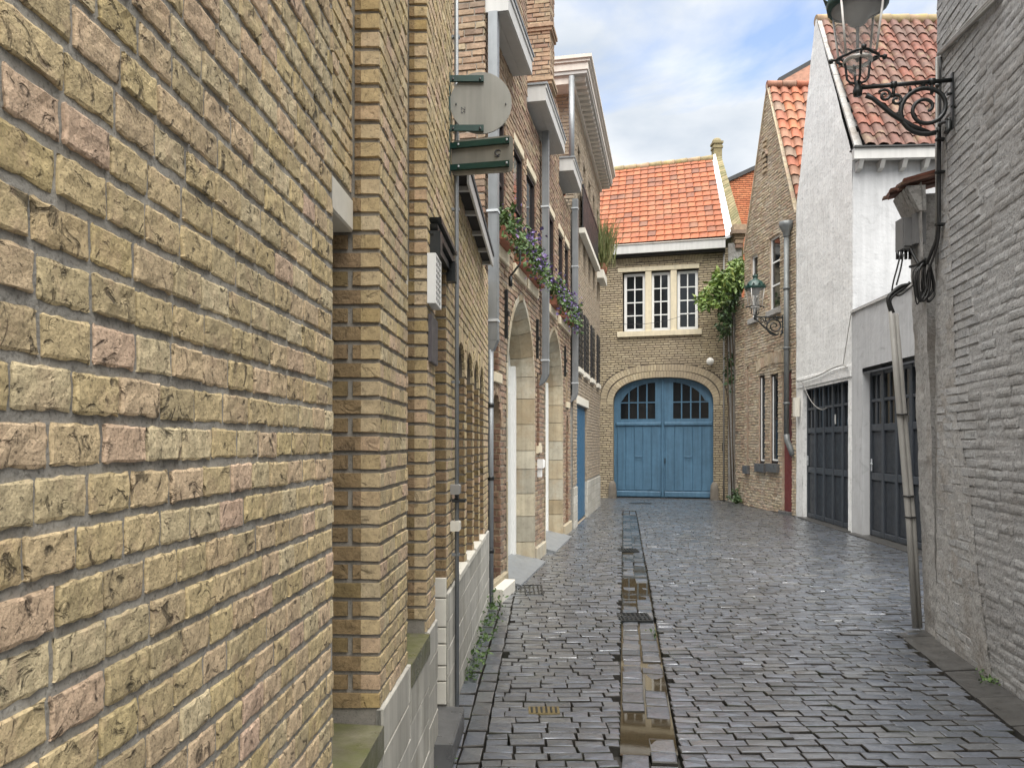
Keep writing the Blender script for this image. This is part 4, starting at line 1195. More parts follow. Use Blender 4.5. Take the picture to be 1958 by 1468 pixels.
tag(bk.build('brickwork', m_brick_buff, bC), kind='stuff')
for r in range(5):
    z0 = -0.02 + r * 0.154
    for a, b in ((C0, gar[0][0] - 0.005), (gar[1][0] + 0.005, gar[1][0] + 0.85), (gar[1][0] + 0.86, gar[1][0] + 1.75), (gar[1][0] + 1.76, C1)):
        mb = MB(); mb.bbox(FC, a, b, z0, z0 + 0.148, -0.02, 0.012, 0.004, 0, R.random()); mb.build('plinth_stone', m_stone_white, bC)
    mb = MB(); mb.bbox(FC.cross(gar[1][0]), 0.0, 0.055, z0, z0 + 0.148, -0.02, 0.012, 0.004, 0, R.random()); mb.build('plinth_stone', m_stone_white, bC)
gd = MB(); gd.box(FC, gar[0][0], gar[1][0], 0.02, 2.3, -0.12, -0.06); gdo = gd.build('garage_door', m_blue_dark, bC)
for k in range(8):
    a = gar[0][0] + 0.03 + k * (gar[1][0] - gar[0][0] - 0.06) / 8
    mb = MB(); mb.box(FC, a, a + (gar[1][0] - gar[0][0] - 0.06) / 8 - 0.015, 0.05, 2.24, -0.059, -0.045); mb.build('plank', m_blue_dark, gdo)
part('lintel', m_stone_lintel, bC, (FC, gar[0][0] - 0.1, gar[1][0] + 0.12, 2.302, 2.46, -0.3, 0.02))
for h in cw: window(bC, FC, h[0][0], h[1][0], h[0][1], h[2][1], -0.13, 1, 3, 0.05, 0.03, m_white_paint, split_panes=False)
for h in cl:
    part('window_sill', m_stone_lintel, bC, (FC, h[0][0] - 0.06, h[1][0] + 0.06, 2.90, 2.995, -0.15, 0.06))
    for a, b in ((h[0][0] - 0.02, (h[0][0] + h[1][0]) / 2 - 0.01), ((h[0][0] + h[1][0]) / 2 + 0.01, h[1][0] + 0.02)):
        mb = MB(); mb.bbox(FC, a, b, 3.0, 4.16, -0.03, 0.035, 0.01)
        for k in range(9): mb.box(FC, a + 0.04, b - 0.04, 3.08 + k * 0.115, 3.15 + k * 0.115, 0.036, 0.046)
        mb.build('shutter', m_black_wood, bC)
# black balcony railing
k = 0
for a, b in ((14.95, 15.72), (15.76, 16.53), (16.57, 17.34), (17.38, 18.2)):
    mb = MB(); mb.box(FC, sb(a), sb(b), 5.72, 5.76, 0.05, 0.09); mb.box(FC, sb(a), sb(b), 6.50, 6.55, 0.05, 0.09)
    s = sb(a)
    mb.box(FC, sb(a) + 0.01, sb(b) - 0.01, 5.77, 6.49, 0.064, 0.07)
    while s < sb(b) - 0.02: mb.box(FC, s, s + 0.045, 5.76, 6.5, 0.06, 0.08); s += 0.075
    mb.build('balcony_railing', m_black_wood, bC)
mb = MB(); mb.box(FC, sb(14.9), sb(18.25), 5.60, 5.70, 0.0, 0.12); mb.build('balcony_ledge', m_stone_lintel, bC)
part('end_ledge', m_stone_lintel, bC, (FC, sb(18.7), sb(19.75), 5.55, 5.75, -0.3, 0.16))
# cornice with modillions
cn = MB()
a, b = sb(13.62), sb(19.6)
cn.box(FC, a + 0.05, b - 0.02, CT, CT + 0.14, -0.6, 0.05, 0)
cn.box(FC, a, b, CT + 0.14, CT + 0.20, -0.6, 0.29, 1)
cn.box(FC, a - 0.02, b + 0.02, CT + 0.202, CT + 0.33, -0.6, 0.31, 0)
cn.box(FC, a - 0.05, b + 0.05, CT + 0.332, CT + 0.38, -0.6, 0.345, 0)
cn.box(FC, a - 0.08, b + 0.08, CT + 0.382, CT + 0.44, -0.6, 0.38, 0)
cno = cn.build('cornice', [m_cornice, m_soffit], bC)
s = a + 0.12
while s < b - 0.1:
    mb = MB(); mb.bbox(FC, s, s + 0.11, CT + 0.075, CT + 0.138, 0.05, 0.25, 0.01); mb.build('modillion', m_cornice, cno); s += 0.235
mb = MB(); mb.box(FC, C0, C1, CT + 0.445, CT + 0.5, -3.0, 0.3); mb.build('roof', m_flat_roof, bC)

# ------------------------------------------------------------------ house at the end of the lane with the blue gate
FD = Frame((2.49, 22.2), (1, -0.27), 1)
sd_ = lambda px: FD.px(px, 800)[0]
zd = lambda px, py: FD.px(px, py)[1]
bD = thing('gate_house', (4.2, 23.0, 0), 'yellow brick house with orange tiled roof and blue arched gate closing the lane', 'building')
D0, D1, DT = -0.7, sd_(1392), 6.95
g0, g1 = sd_(1172), sd_(1364)
gz, gt = zd(1268, 772), zd(1268, 721)
GH, GHc = arch(g0, g1, 0.0, gz, gt - gz, 'basket', 18)
wz0, wz1 = zd(1265, 632), zd(1265, 517)
w0, w1 = sd_(1190), sd_(1335)
WH = rect(w0, w1, wz0, wz1)
w = MB(); sheet(w, FD, rect(D0, D1, 0, DT), [GH, WH], -0.010)
reveal(w, FD, GH, -0.010, -0.34, 1); reveal(w, FD, WH, -0.010, -0.2, 1, 2)
w.box(FD, D0, D1, 0, DT, -5.2, -0.7)
w.build('wall', [m_mortar_deep, m_brick_yellow, m_dark], bD)
bk = MB()
big = [(g0 - 0.36, 0.6), (g1 + 0.36, 0.6)]
c_ = (g0 + g1) / 2
GHo = [(g0, 0.0), (g1, 0.0), (g1, gz)] + [(s + 0.37 * (s - c_) / ((g1 - g0) / 2), z + 0.37 * max(0, (z - gz) / (gt - gz)) ** 0.5) for s, z in GHc] + [(g0, gz)]
_, RA = arch(sd_(1178), sd_(1342), 0, zd(1265, 507), 0.17, 'seg', 10)
RAh = [(s, z) for s, z in RA] + [(s, z + 0.24) for s, z in reversed(RA)]
brick_field(bk, FD, rect(D0, D1, 0.0, DT), [GHo, WH, RAh], 0.0655, 0.215, 0.018, 0.015, 0, 0, 0.013, 0, 61, 0.06, 0.003, 0.004)
ring(bk, FD, GHc, 0.175, 0.075, 0.006, 0.03, 0, 7)
c2 = [(s + 0.185 * (s - c_) / ((g1 - g0) / 2), z + 0.185 * max(0, (z - gz) / (gt - gz)) ** 0.5) for s, z in GHc]
ring(bk, FD, c2, 0.175, 0.08, 0.006, 0.03, 0, 8)
ring(bk, FD, RA, 0.235, 0.075, 0.004, 0.02, 0, 9)
tag(bk.build('brickwork', m_brick_yellow, bD), kind='stuff')
# three-light window in a cream stone surround
st_ = MB()
st_.bbox(FD, w0 - 0.13, w1 + 0.03, wz1, wz1 + 0.13, -0.15, 0.02, 0.01); sx = st_.build('window_head', m_stone_cream, bD)
part('window_sill', m_stone_cream, bD, (FD, w0 - 0.14, w1 + 0.10, wz0 - 0.15, wz0, -0.15, 0.07))
for px in (1239.5, 1288):
    part('mullion', m_stone_cream, bD, (FD, sd_(px) - 0.085, sd_(px) + 0.085, wz0, wz1, -0.18, 0.0))
for a, b in ((1192, 1234), (1244, 1282), (1294, 1335)):
    window(bD, FD, sd_(a) + 0.01, sd_(b) - 0.01, wz0 + 0.02, wz1 - 0.03, -0.12, 2, 4, 0.075, 0.03, m_white_paint)
mb = MB()
for k in range(5):
    s = sd_(1316) + k * 0.045
    mb.face([FD.pt(s, wz0 + 0.1, -0.19 + 0.02 * (k % 2)), FD.pt(s + 0.045, wz0 + 0.1, -0.17 - 0.02 * (k % 2)), FD.pt(s + 0.045, wz1 - 0.1, -0.17 - 0.02 * (k % 2)), FD.pt(s, wz1 - 0.1, -0.19 + 0.02 * (k % 2))])
# the gate
GO = -0.20
gate = MB(); 
gi, gic = arch(g0 + 0.005, g1 - 0.005, 0.03, gz, gt - gz - 0.01, 'basket', 18)
mid = (g0 + g1) / 2
zr = zd(1268, 808); zp0 = zd(1268, 800); zpm = zd(1268, 768)
def inner_z(s):
    u = min(1, abs(s - mid) / ((g1 - g0) / 2 - 0.20)); 
    return gz - 0.10 + (gt - gz - 0.02) * max(0.0, 1 - u ** 2.4) ** 0.5
panes = []
for leaf in (0, 1):
    a0 = sd_(1184) if leaf == 0 else sd_(1285); a1 = sd_(1253) if leaf == 0 else sd_(1356)
    for i in range(4):
        x0 = a0 + (a1 - a0) * i / 4 + 0.018; x1 = a0 + (a1 - a0) * (i + 1) / 4 - 0.018
        panes.append(rect(x0, x1, zp0, zpm - 0.018))
        xs = [x1 - (x1 - x0) * k / 4 for k in range(5)]
        top = [(x, max(inner_z(x), zpm + 0.02)) for x in xs]
        if max(z for _, z in top) > zpm + 0.06: panes.append([(x0, zpm + 0.012), (x1, zpm + 0.012)] + top)
sheet(gate, FD, gi, panes, GO)
for p in panes: reveal(gate, FD, p, GO, GO - 0.05)
gd = gate.build('gate', m_blue, bD)
for p in panes:
    mb = MB(); e = R.uniform(-0.002, 0.002)
    mb.face([FD.pt(s, z, GO - 0.03 + e * (s - p[0][0]) / 0.2) for s, z in p]); mb.build('pane', m_glass, gd)
for leaf in (0, 1):
    a0 = g0 + 0.10 if leaf == 0 else mid + 0.07; a1 = mid - 0.07 if leaf == 0 else g1 - 0.06
    zb_, zt_ = 0.22, zr - 0.10
    n = 5
    for i in range(n):
        x0 = a0 + (a1 - a0) * i / n; x1 = a0 + (a1 - a0) * (i + 1) / n
        mb = MB(); mb.bbox(FD, x0 + 0.004, x1 - 0.004, zb_, zt_, GO + 0.002, GO + 0.022, 0.008); mb.build('plank', m_blue, gd)
    mb = MB(); mb.bbox(FD, a0 - 0.03, a1 + 0.03, zr - 0.08, zr + 0.02, GO + 0.004, GO + 0.06, 0.02); mb.build('rail', m_blue, gd)
    mb = MB(); mb.bbox(FD, a0 - 0.02, a1 + 0.02, 0.04, 0.20, GO + 0.004, GO + 0.05, 0.02); mb.build('rail', m_blue, gd)
    cx_ = (a0 + a1) / 2
    mb = MB(); mb.bbox(FD, cx_ - 0.11, cx_ + 0.11, 1.16, 1.20, GO + 0.02, GO + 0.045, 0.006); mb.bbox(FD, cx_ - 0.10, cx_ + 0.10, 1.08, 1.15, GO + 0.02, GO + 0.030, 0.004); mb.build('letter_slot', m_blue, gd)
mb = MB(); mb.bbox(FD, mid - 0.035, mid + 0.035, 0.04, gt - 0.04, GO + 0.004, GO + 0.05, 0.015); mb.build('meeting_stile', m_blue, gd)
mb = MB(); mb.box(FD, mid + 0.05, mid + 0.075, 1.0, 1.14, GO + 0.01, GO + 0.04); mb.build('lock', m_iron, gd)
sl = MB(); sl.box(FD, g0 - 0.1, g1 + 0.1, -0.05, 0.012, -0.33, 0.05); sl.build('threshold', m_bluestone, bD)
# eaves gutter
ez = 7.0
e0, e1 = D0, sd_(1387)
ga = MB(); ga.box(FD, e0, e1, ez - 0.13, ez + 0.11, 0.10, 0.30, 0); ga.box(FD, e0, e1 + 0.02, ez + 0.112, ez + 0.135, 0.08, 0.325, 1); ga.box(FD, e0, e1, ez - 0.2, ez - 0.13, -0.02, 0.22, 2)
ga.build('eaves_gutter', [m_gutter_white, m_cornice, m_dark], bD)
# tiled roof
pe0, pe1 = FD.pt(D0, ez + 0.14, 0.30), FD.pt(e1, ez + 0.16, 0.30)
pr1 = at(1361, 303, 23.75); pr0 = at(1120, 331, 24.7)
tiled_roof(bD, pe0, pe1, pr0, pr1, 0.228, 0.252, 'flat', m_tile, 300, seed=12, clip=lambda q: 1135 < q[0] < 1420)
for k in range(10):
    a = pr0.lerp(pr1, k / 10); b = pr0.lerp(pr1, (k + 1) / 10 + 0.012)
    mb = MB(); mb.tube([a + Vector((0, 0, -0.02)), b + Vector((0, 0, -0.02))], 0.1, 10, 0, R.random(), rr=[0.10, 0.125]); mb.build('ridge_tile', m_ridge, bD)
# back slope and far wall so that the roof is a solid
mb = MB(); mb.face([pr0, pr1, pr1 + Vector((0.4, 2.6, -3.3)), pr0 + Vector((0.4, 2.6, -3.3))]); mb.build('back_roof', m_flat_roof, bD)
# mossy gable parapet with lead flashing
q0, q1 = at(1399, 462, 21.3), at(1421, 440, 21.3)
q2, q3 = at(1378, 296, 23.9), at(1363, 298, 23.9)
dn = Vector((0, 0, -1.1))
mb = MB(); mb.hexa([q0 + dn, q1 + dn, q2 + dn, q3 + dn], [q0, q1, q2, q3]); mb.build('gable_parapet', m_brick_moss, bD)
for k in range(34):
    a, b = k / 34, (k + 1) / 34 - 0.006
    A_, B_ = q0.lerp(q3, a), q1.lerp(q2, a); C_, D_ = q0.lerp(q3, b), q1.lerp(q2, b)
    up = Vector((0, 0, R.uniform(0.02, 0.04)))
    mb = MB(); mb.hexa([A_, B_, D_, C_], [A_ + up, B_ + up, D_ + up, C_ + up], 0, R.random()); mb.build('brick', m_brick_moss, bD)
mb = MB(); c0 = at(1370.5, 290, 23.95)
mb.wbox(c0.x - 0.125, c0.x + 0.125, 23.8, 24.1, c0.z - 0.9, c0.z + 0.06); mb.wbox(c0.x - 0.15, c0.x + 0.15, 23.78, 24.12, c0.z + 0.062, c0.z + 0.13)
mb.wbox(c0.x - 0.125, c0.x + 0.125, 23.8, 24.1, c0.z + 0.132, c0.z + 0.20); mb.wbox(c0.x - 0.16, c0.x + 0.16, 23.77, 24.13, c0.z + 0.202, c0.z + 0.27)
mb.lathe((c0.x, 23.95, c0.z + 0.272), [(0.15, 0), (0.14, 0.07), (0.09, 0.12), (0.0, 0.135)], 10)
mb.build('parapet_finial', m_brick_moss, bD)
f0, f1, f2, f3 = at(1384, 458, 21.25), at(1402, 452, 21.25), at(1368, 300, 23.8), at(1361, 302, 23.8)
mb = MB(); up = Vector((0, 0, 0.06)); mb.hexa([f0, f1, f2, f3], [f0 + up, f1 + up * 1.6, f2 + up * 1.6, f3 + up]); mb.build('flashing', m_zinc_light, bD)
kn = MB(); kc = at(1412, 450, 21.2)
for i, (hw, z0, z1) in enumerate(((0.17, 0.10, 0.26), (0.22, 0.0, 0.098), (0.13, -0.12, -0.002), (0.11, -0.24, -0.122), (0.09, -0.36, -0.242))):
    kn.wbox(kc.x - hw, kc.x + hw, kc.y - hw, kc.y + 0.3, kc.z + z0, kc.z + z1, 0, 0.2 * i)
kn.build('kneeler', m_brick_red, bD)
mb = MB(); mb.box(FD, D1 + 0.005, D1 + 0.36, 0.0, 7.05, -0.9, 0.012); mb.build('rendered_pier', m_grey_render, bD)
# guard stones at the gate
for px in (1172, 1366):
    s = sd_(px); mb = MB(); c = FD.pt(s, 0, 0.10)
    mb.lathe(c, [(0.12, -0.03), (0.115, 0.25), (0.10, 0.40), (0.06, 0.48), (0.0, 0.50)], 12); 
    tag(mb.build('guard_stone', m_mortar_dark), 'rounded stone wheel guard at the %s jamb of the blue gate' % ('left' if px < 1300 else 'right'), 'guard stone', 'guard stones at the gate')
mb = MB(); s = sd_(1384); mb.tube([FD.pt(s, 0.0, 0.04), FD.pt(s, 6.85, 0.04)], 0.022, 8); mb.build('downpipe', m_conduit, bD)
# cable sagging across the front
mb = MB(); mb.tube([FD.pt(sd_(1140) + (sd_(1372) - sd_(1140)) * i / 14, zd(1150, 612) + (zd(1370, 575) - zd(1150, 612)) * i / 14 - 1.0 * (i / 14) * (1 - i / 14) * 1.4, 0.10) for i in range(15)], 0.006, 5)
mb.build('wall_cable', m_cable, bD)

# orange brick gable behind
J = MB(); 
pts = [at(1378, 700, 27), at(1500, 700, 27), at(1500, 306, 27), at(1442, 326, 27), at(1385, 352, 27)]
J.face(pts); J.face([p + Vector((0.3, 4, 0)) for p in pts])
for i in range(5): J.face([pts[i], pts[(i + 1) % 5], pts[(i + 1) % 5] + Vector((0.3, 4, 0)), pts[i] + Vector((0.3, 4, 0))])
bJ = thing('orange_brick_building', (8.4, 28, 0), 'plain orange brick gable rising behind the parapet of the gate house', 'building')
for p in range(len(J.v)):
    if J.v[p][2] < 4.3: J.v[p] = (J.v[p][0], J.v[p][1], -0.1)
J.build('wall', m_mortar_dark, bJ)
FJ = Frame((pts[0].x, 26.985), (1, 0), 1)
bk = MB(); brick_field(bk, FJ, [(0, 4), (2.2, 4), (2.2, pts[2].z), (pts[3].x - pts[0].x, pts[3].z), (pts[4].x - pts[0].x, pts[4].z)], (), 0.07, 0.22, 0.012, 0.01, 0, 0.01, 0.012, 0, 71, 0.1)
tag(bk.build('brickwork', m_brick_orange, bJ), kind='stuff')
cp = MB(); a, b, c = pts[4], pts[3], pts[2]; up = Vector((0, 0, 0.14)); ff = Vector((0, -0.1, 0)); bb = Vector((0.3, 4.1, 0))
for p, q in ((a, b), (b, c)): cp.hexa([p + ff, q + ff, q + bb, p + bb], [p + ff + up, q + ff + up, q + bb + up, p + bb + up])
cp.build('coping', m_flat_roof, bJ)

# ------------------------------------------------------------------ old brick house on the right
FE = Frame((7.43, 0), (-0.081, 1), -1)
se = lambda px: FE.px(px, 800)[0]
ze = lambda px, py: FE.px(px, py)[1]
bE = thing('old_brick_house', (7.4, 18.2, 0), 'old red and buff brick gabled house with narrow windows beside the white house', 'building')
E0, E1, EA = se(1521), se(1423), se(1468)
ET, EP = 6.5, 9.85
gab = [(E0, 0), (E1, 0), (E1, 6.3), (EA + 0.06, EP), (EA - 0.06, EP), (E0, ET)]
eh = []
eh_up = [rect(se(1491), se(1471), ze(1480, 592), ze(1480, 452)), rect(se(1448), se(1436), ze(1442, 608), ze(1442, 488))]
eh_lo = [rect(se(1462), se(1450), ze(1456, 886), ze(1456, 717)), rect(se(1487), se(1472), ze(1479, 886), ze(1479, 714)), rect(se(1503), se(1492), ze(1497, 888), ze(1497, 709))]
door = rect(se(1513), se(1504.5), 0.06, ze(1508, 712))
blind = rect(se(1431), se(1427), ze(1430, 890), ze(1430, 700))
holes = eh_up + eh_lo[:2] + [rect(se(1513.5), se(1495), 0.06, ze(1505, 710)), blind]
w = MB(); sheet(w, FE, gab, holes, -0.012)
for h in holes: reveal(w, FE, h, -0.012, -0.10, 1, 2)
w.box(FE, E0, E1, 0, 6.2, -3.4, -0.5)
w.face([FE.pt(E0, 0, -0.012), FE.pt(E0, 0, -3.4), FE.pt(E0, ET, -3.4), FE.pt(E0, ET, -0.012)])
w.build('wall', [m_mortar_lime, m_brick_old, m_dark], bE)
bk = MB()
brick_field(bk, FE, gab, holes, 0.067, 0.2, 0.016, 0.013, 0, 0, 0.016, 0, 81, 0.2, 0.006, 0.005)
_, rc = arch(se(1514), se(1447), 0, ze(1480, 704), 0.12, 'seg', 8)
ring(bk, FE, rc, 0.24, 0.07, 0.012, 0.03, 0, 11)
brick_field(bk, FE, rect(E1, se(1399), 0.0, 5.3), (), 0.067, 0.2, 0.011, 0.010, 0, -0.10, 0.016, 0, 82, 0.2, 0.008, 0.006)
tag(bk.build('brickwork', m_brick_old, bE), kind='stuff')
mb = MB(); mb.box(FE, E1 + 0.002, se(1396), 0.0, 5.3, -0.6, -0.112); mb.build('garden_wall', m_mortar_dark, bE)
for h in eh_up:
    window(bE, FE, h[0][0], h[1][0], h[0][1], h[2][1], -0.045, 1, 3, 0.04, 0.035, m_white_paint, split_panes=False)
    part('window_sill', m_grey_render, bE, (FE, min(h[0][0], h[1][0]) - 0.06, max(h[0][0], h[1][0]) + 0.06, h[0][1] - 0.13, h[0][1], -0.1, 0.07))
for h in eh_lo[:2]:
    window(bE, FE, h[0][0], h[1][0], h[0][1], h[2][1], -0.045, 1, 2, 0.04, 0.05, m_wood_dark, split_panes=False)
    mb = MB(); mb.box(FE, max(h[0][0], h[1][0]) - 0.10, max(h[0][0], h[1][0]) - 0.055, h[0][1] + 0.06, h[2][1] - 0.06, -0.06, -0.044); mb.box(FE, min(h[0][0], h[1][0]) + 0.06, max(h[0][0], h[1][0]) - 0.1, h[0][1] + 0.06, h[0][1] + 0.1, -0.06, -0.044); mb.build('casement', m_white_paint, bE)
for h in eh_lo[:2] + [blind]:
    part('window_sill', m_bluestone, bE, (FE, min(h[0][0], h[1][0]) - 0.09, max(h[0][0], h[1][0]) + 0.09, h[0][1] - 0.2, h[0][1], -0.1, 0.07))
dd = MB(); dd.box(FE, se(1513), se(1497), 0.06, ze(1508, 712), -0.10, -0.04); dd.build('door', m_red_door, bE)
mb = MB(); mb.bbox(FE, se(1515), se(1494), -0.04, 0.06, -0.15, 0.08, 0.01); mb.build('doorstep', m_bluestone, bE)
# raked verge bricks and the niche below the apex
for (a, b) in (((E0, ET), (EA, EP)), ((EA, EP), (E1, 6.3))):
    n = 22
    for k in range(n):
        p = (a[0] + (b[0] - a[0]) * k / n, a[1] + (b[1] - a[1]) * k / n); q = (a[0] + (b[0] - a[0]) * (k + 0.93) / n, a[1] + (b[1] - a[1]) * (k + 0.93) / n)
        mb = MB(); mb.hexa([FE.pt(p[0], p[1], -0.2), FE.pt(q[0], q[1], -0.2), FE.pt(q[0], q[1], 0.03), FE.pt(p[0], p[1], 0.03)],
                           [FE.pt(p[0], p[1] + 0.07, -0.2), FE.pt(q[0], q[1] + 0.07, -0.2), FE.pt(q[0], q[1] + 0.07, 0.03), FE.pt(p[0], p[1] + 0.07, 0.03)], 0, R.random())
        mb.build('verge_brick', m_brick_old, bE)
mb = MB(); s = se(1463)
for k in range(7): mb.box(FE, s - 0.09, s + 0.09, ze(1463, 330) + k * 0.12, ze(1463, 330) + k * 0.12 + 0.07, -0.02, 0.035)
mb.build('brick_slots', m_brick_old, bE)
mb = MB(); h_, c_2 = arch(s - 0.12, s + 0.12, ze(1463, 322), ze(1463, 300), 0.12); mb.face([FE.pt(a, b, 0.004) for a, b in h_]); ring(mb, FE, c_2, 0.05, 0.07, 0.05, 0.06, 1); mb.build('gable_niche', [m_dark, m_brick_old], bE)
# roof towards the camera
Lx = lambda yy: 7.43 - 0.081 * yy
yR = FE.pt(EA, 0).y
tiled_roof(bE, (Lx(16.5) + 0.06, 16.5, 6.42), (9.2, 16.5, 6.42), (Lx(yR) + 0.02, yR, EP + 0.06), (9.2, yR, EP + 0.06), 0.235, 0.275, 'pan', m_pantile_far, 220, seed=14, clip=lambda q: 1450 < q[0] < 1600)
mb = MB(); mb.face([(Lx(yR) + 0.15, yR, EP), (9.2, yR, EP), (9.2, FE.pt(E1, 0).y, 6.25), (Lx(19.4) + 0.15, FE.pt(E1, 0).y, 6.25)]); mb.build('back_roof', m_flat_roof, bE)
for k in range(9):
    x0 = Lx(yR) - 0.02 + k * 0.33
    mb = MB(); mb.tube([(x0, yR, EP + 0.06), (x0 + 0.345, yR, EP + 0.06)], 0.1, 10, 0, R.random()); mb.build('ridge_tile', m_pantile_far, bE)
# higher roof behind
rb = MB(); P = [at(1489, 158, 21.5), at(1560, 118, 21.5), at(1640, 118, 21.5), at(1640, 300, 20.2), at(1489, 300, 20.2)]
rb.face(P); up = Vector((0, 0.3, 0.12))
rb.build('rear_roof', m_pantile_far, bE)
cp = MB(); cp.hexa([P[0], P[1], P[1] + Vector((0, 0.4, 0)), P[0] + Vector((0, 0.4, 0))], [P[0] + Vector((0, 0, 0.13)), P[1] + Vector((0, 0, 0.13)), P[1] + Vector((0, 0.4, 0.13)), P[0] + Vector((0, 0.4, 0.13))]); cp.build('rear_coping', m_flat_roof, bE)
# rainwater pipe with hopper between the two houses
FFp = FE.px(1505, 600)
pipe_s = E0 + 0.24
mb = MB(); mb.tube([FE.pt(pipe_s, 1.75, 0.09), FE.pt(pipe_s, 6.15, 0.09)], 0.058, 12)
mb.tube([FE.pt(pipe_s, 1.75, 0.09), FE.pt(pipe_s - 0.02, 1.62, 0.085), FE.pt(pipe_s - 0.1, 1.45, 0.05), FE.pt(pipe_s - 0.16, 1.3, 0.02)], 0.062, 12)
p = mb.build('downpipe', m_pipe_old, bE)
h = MB(); hc = FE.pt(pipe_s, 6.15, 0.09); h.lathe(hc, [(0.07, -0.1), (0.085, 0.0), (0.15, 0.12), (0.16, 0.22), (0.0, 0.225)], 12); h.build('hopper', m_pipe_old, p)
for z in (2.4, 3.6, 4.9):
    c = MB(); c.tube([FE.pt(pipe_s, z, 0.09), FE.pt(pipe_s, z + 0.05, 0.09)], 0.075, 12); c.build('pipe_clip', m_pipe_old, p)

# ------------------------------------------------------------------ white gabled house on the right
FF = Frame((5.091, 0), (0.0606, 1), -1)
sf = lambda yy: yy * 1.00183
bF = thing('white_gabled_house', (7.6, 15.0, 0), 'tall white rendered gabled house with red pantile roof and charcoal garage door', 'building')
F0, F1, FAx = sf(13.42), sf(16.60), sf(15.34)
g1o = rect(sf(13.62), sf(16.15), 0.0, 2.72)
gf = [(F0, 0), (F1, 0), (F1, 6.6), (FAx + 0.05, 9.93), (FAx - 0.05, 9.93), (F0, 6.5)]
w = MB()
lumpy(w, FF, gf, [rect(sf(13.62), sf(16.15), -0.1, 2.72)], 0.0, 0.12, 0.012)
reveal(w, FF, g1o, 0.0, -0.22, 0)
FFc = FF.cross(F0)
w.build('gable_wall', m_white_rough, bF)
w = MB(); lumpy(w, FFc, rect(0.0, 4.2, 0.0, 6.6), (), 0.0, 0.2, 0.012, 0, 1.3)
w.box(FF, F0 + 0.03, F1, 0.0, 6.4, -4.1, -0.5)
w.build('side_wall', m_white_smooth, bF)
def garage(parent, F, a, b, z1, o, cols, seed):
    rng = random.Random(seed)
    d = MB(); d.box(F, a, b, 0.03, z1, o - 0.05, o); do = d.build('garage_door', m_char, parent)
    wd = (b - a) / cols
    rows = ((0.10, 0.95, 0), (1.05, 1.75, 0), (1.86, 2.24, 1), (2.28, z1 - 0.05, 1))
    for i in range(cols + 1):
        x = a + wd * i
        mb = MB(); mb.bbox(F, max(a, x - 0.045), min(b, x + 0.045), 0.03, z1, o + 0.001, o + 0.045, 0.008); mb.build('stile', m_char_lit, do)
    for z0, z2 in ((0.03, 0.12), (0.95, 1.07), (1.76, 1.87), (2.235, 2.285), (z1 - 0.06, z1)):
        for i in range(cols):
            mb = MB(); mb.bbox(F, a + wd * i + 0.046, a + wd * (i + 1) - 0.046, z0, z2, o + 0.001, o + 0.034, 0.008); mb.build('rail', m_char_lit, do)
    for i in range(cols):
        x0, x1 = a + wd * i + 0.05, a + wd * (i + 1) - 0.05
        for z0, z2, gl in rows:
            if gl:
                xm = (x0 + x1) / 2
                for p, q in ((x0, xm - 0.012), (xm + 0.012, x1)):
                    mb = MB(); e = rng.uniform(-0.003, 0.003); mb.face([F.pt(p, z0, o + 0.006), F.pt(q, z0, o + 0.006 + e), F.pt(q, z2, o + 0.006 + e), F.pt(p, z2, o + 0.006)]); mb.build('pane', m_glass, do)
                mb = MB(); mb.box(F, xm - 0.012, xm + 0.012, z0, z2, o + 0.002, o + 0.026); mb.build('glazing_bar', m_char_lit, do)
            else:
                mb = MB(); mb.bbox(F, x0 + 0.01, x1 - 0.01, z0 + 0.03, z2 - 0.02, o + 0.001, o + 0.014, 0.006); mb.build('panel', m_char, do)
    mb = MB(); mb.box(F, b - 0.12, b - 0.10, 1.1, 1.3, o + 0.05, o + 0.065); mb.tube([F.pt(b - 0.11, 1.22, o + 0.07), F.pt(b - 0.22, 1.22, o + 0.09)], 0.012, 6); mb.build('handle', m_zinc_light, do)
    return do
garage(bF, FF, sf(13.63), sf(16.14), 2.715, -0.12, 5, 1)
part('lintel', m_white_rough, bF, (FF, sf(13.45), sf(16.5), 2.72, 2.92, -0.2, 0.024))
mb = MB(); mb.bbox(FF, sf(13.5), sf(16.2), -0.05, 0.025, -0.2, 0.10, 0.01); mb.build('threshold', m_slab, bF)
stk = MB(); stk.box(FF, sf(14.55), sf(14.66), 1.92, 2.10, -0.108, -0.104); stk.build('sticker', m_white_paint, bF)
# eaves and rafter feet
mb = MB(); mb.box(FFc, -0.06, 4.2, 6.40, 6.58, 0.13, 0.24); mb.box(FFc, -0.06, 4.2, 6.585, 6.61, 0.02, 0.28, 1); mb.build('eaves_board', [m_gutter_white, m_flat_roof], bF)
for px in (1635, 1676, 1718, 1760, 1800):
    x = FFc.px(px, 320)[0]
    mb = MB(); mb.hexa([FFc.pt(x, 6.24, 0.0), FFc.pt(x + 0.075, 6.24, 0.0), FFc.pt(x + 0.075, 6.27, 0.13), FFc.pt(x, 6.27, 0.13)], [FFc.pt(x, 6.40, 0.0), FFc.pt(x + 0.075, 6.40, 0.0), FFc.pt(x + 0.075, 6.398, 0.22), FFc.pt(x, 6.398, 0.22)]); mb.build('rafter_foot', m_gutter_white, bF)
tiled_roof(bF, (6.02, 13.17, 6.63), (9.9, 13.17, 6.63), (6.10, 15.30, 9.93), (9.9, 15.30, 9.93), 0.225, 0.275, 'pan', m_pantile, 300, seed=15, clip=lambda q: 1540 < q[0] < 1850)
mb = MB(); mb.face([(6.2, 15.34, 9.9), (9.9, 15.34, 9.9), (9.9, 16.6, 6.6), (6.25, 16.6, 6.6)]); mb.build('back_roof', m_flat_roof, bF)
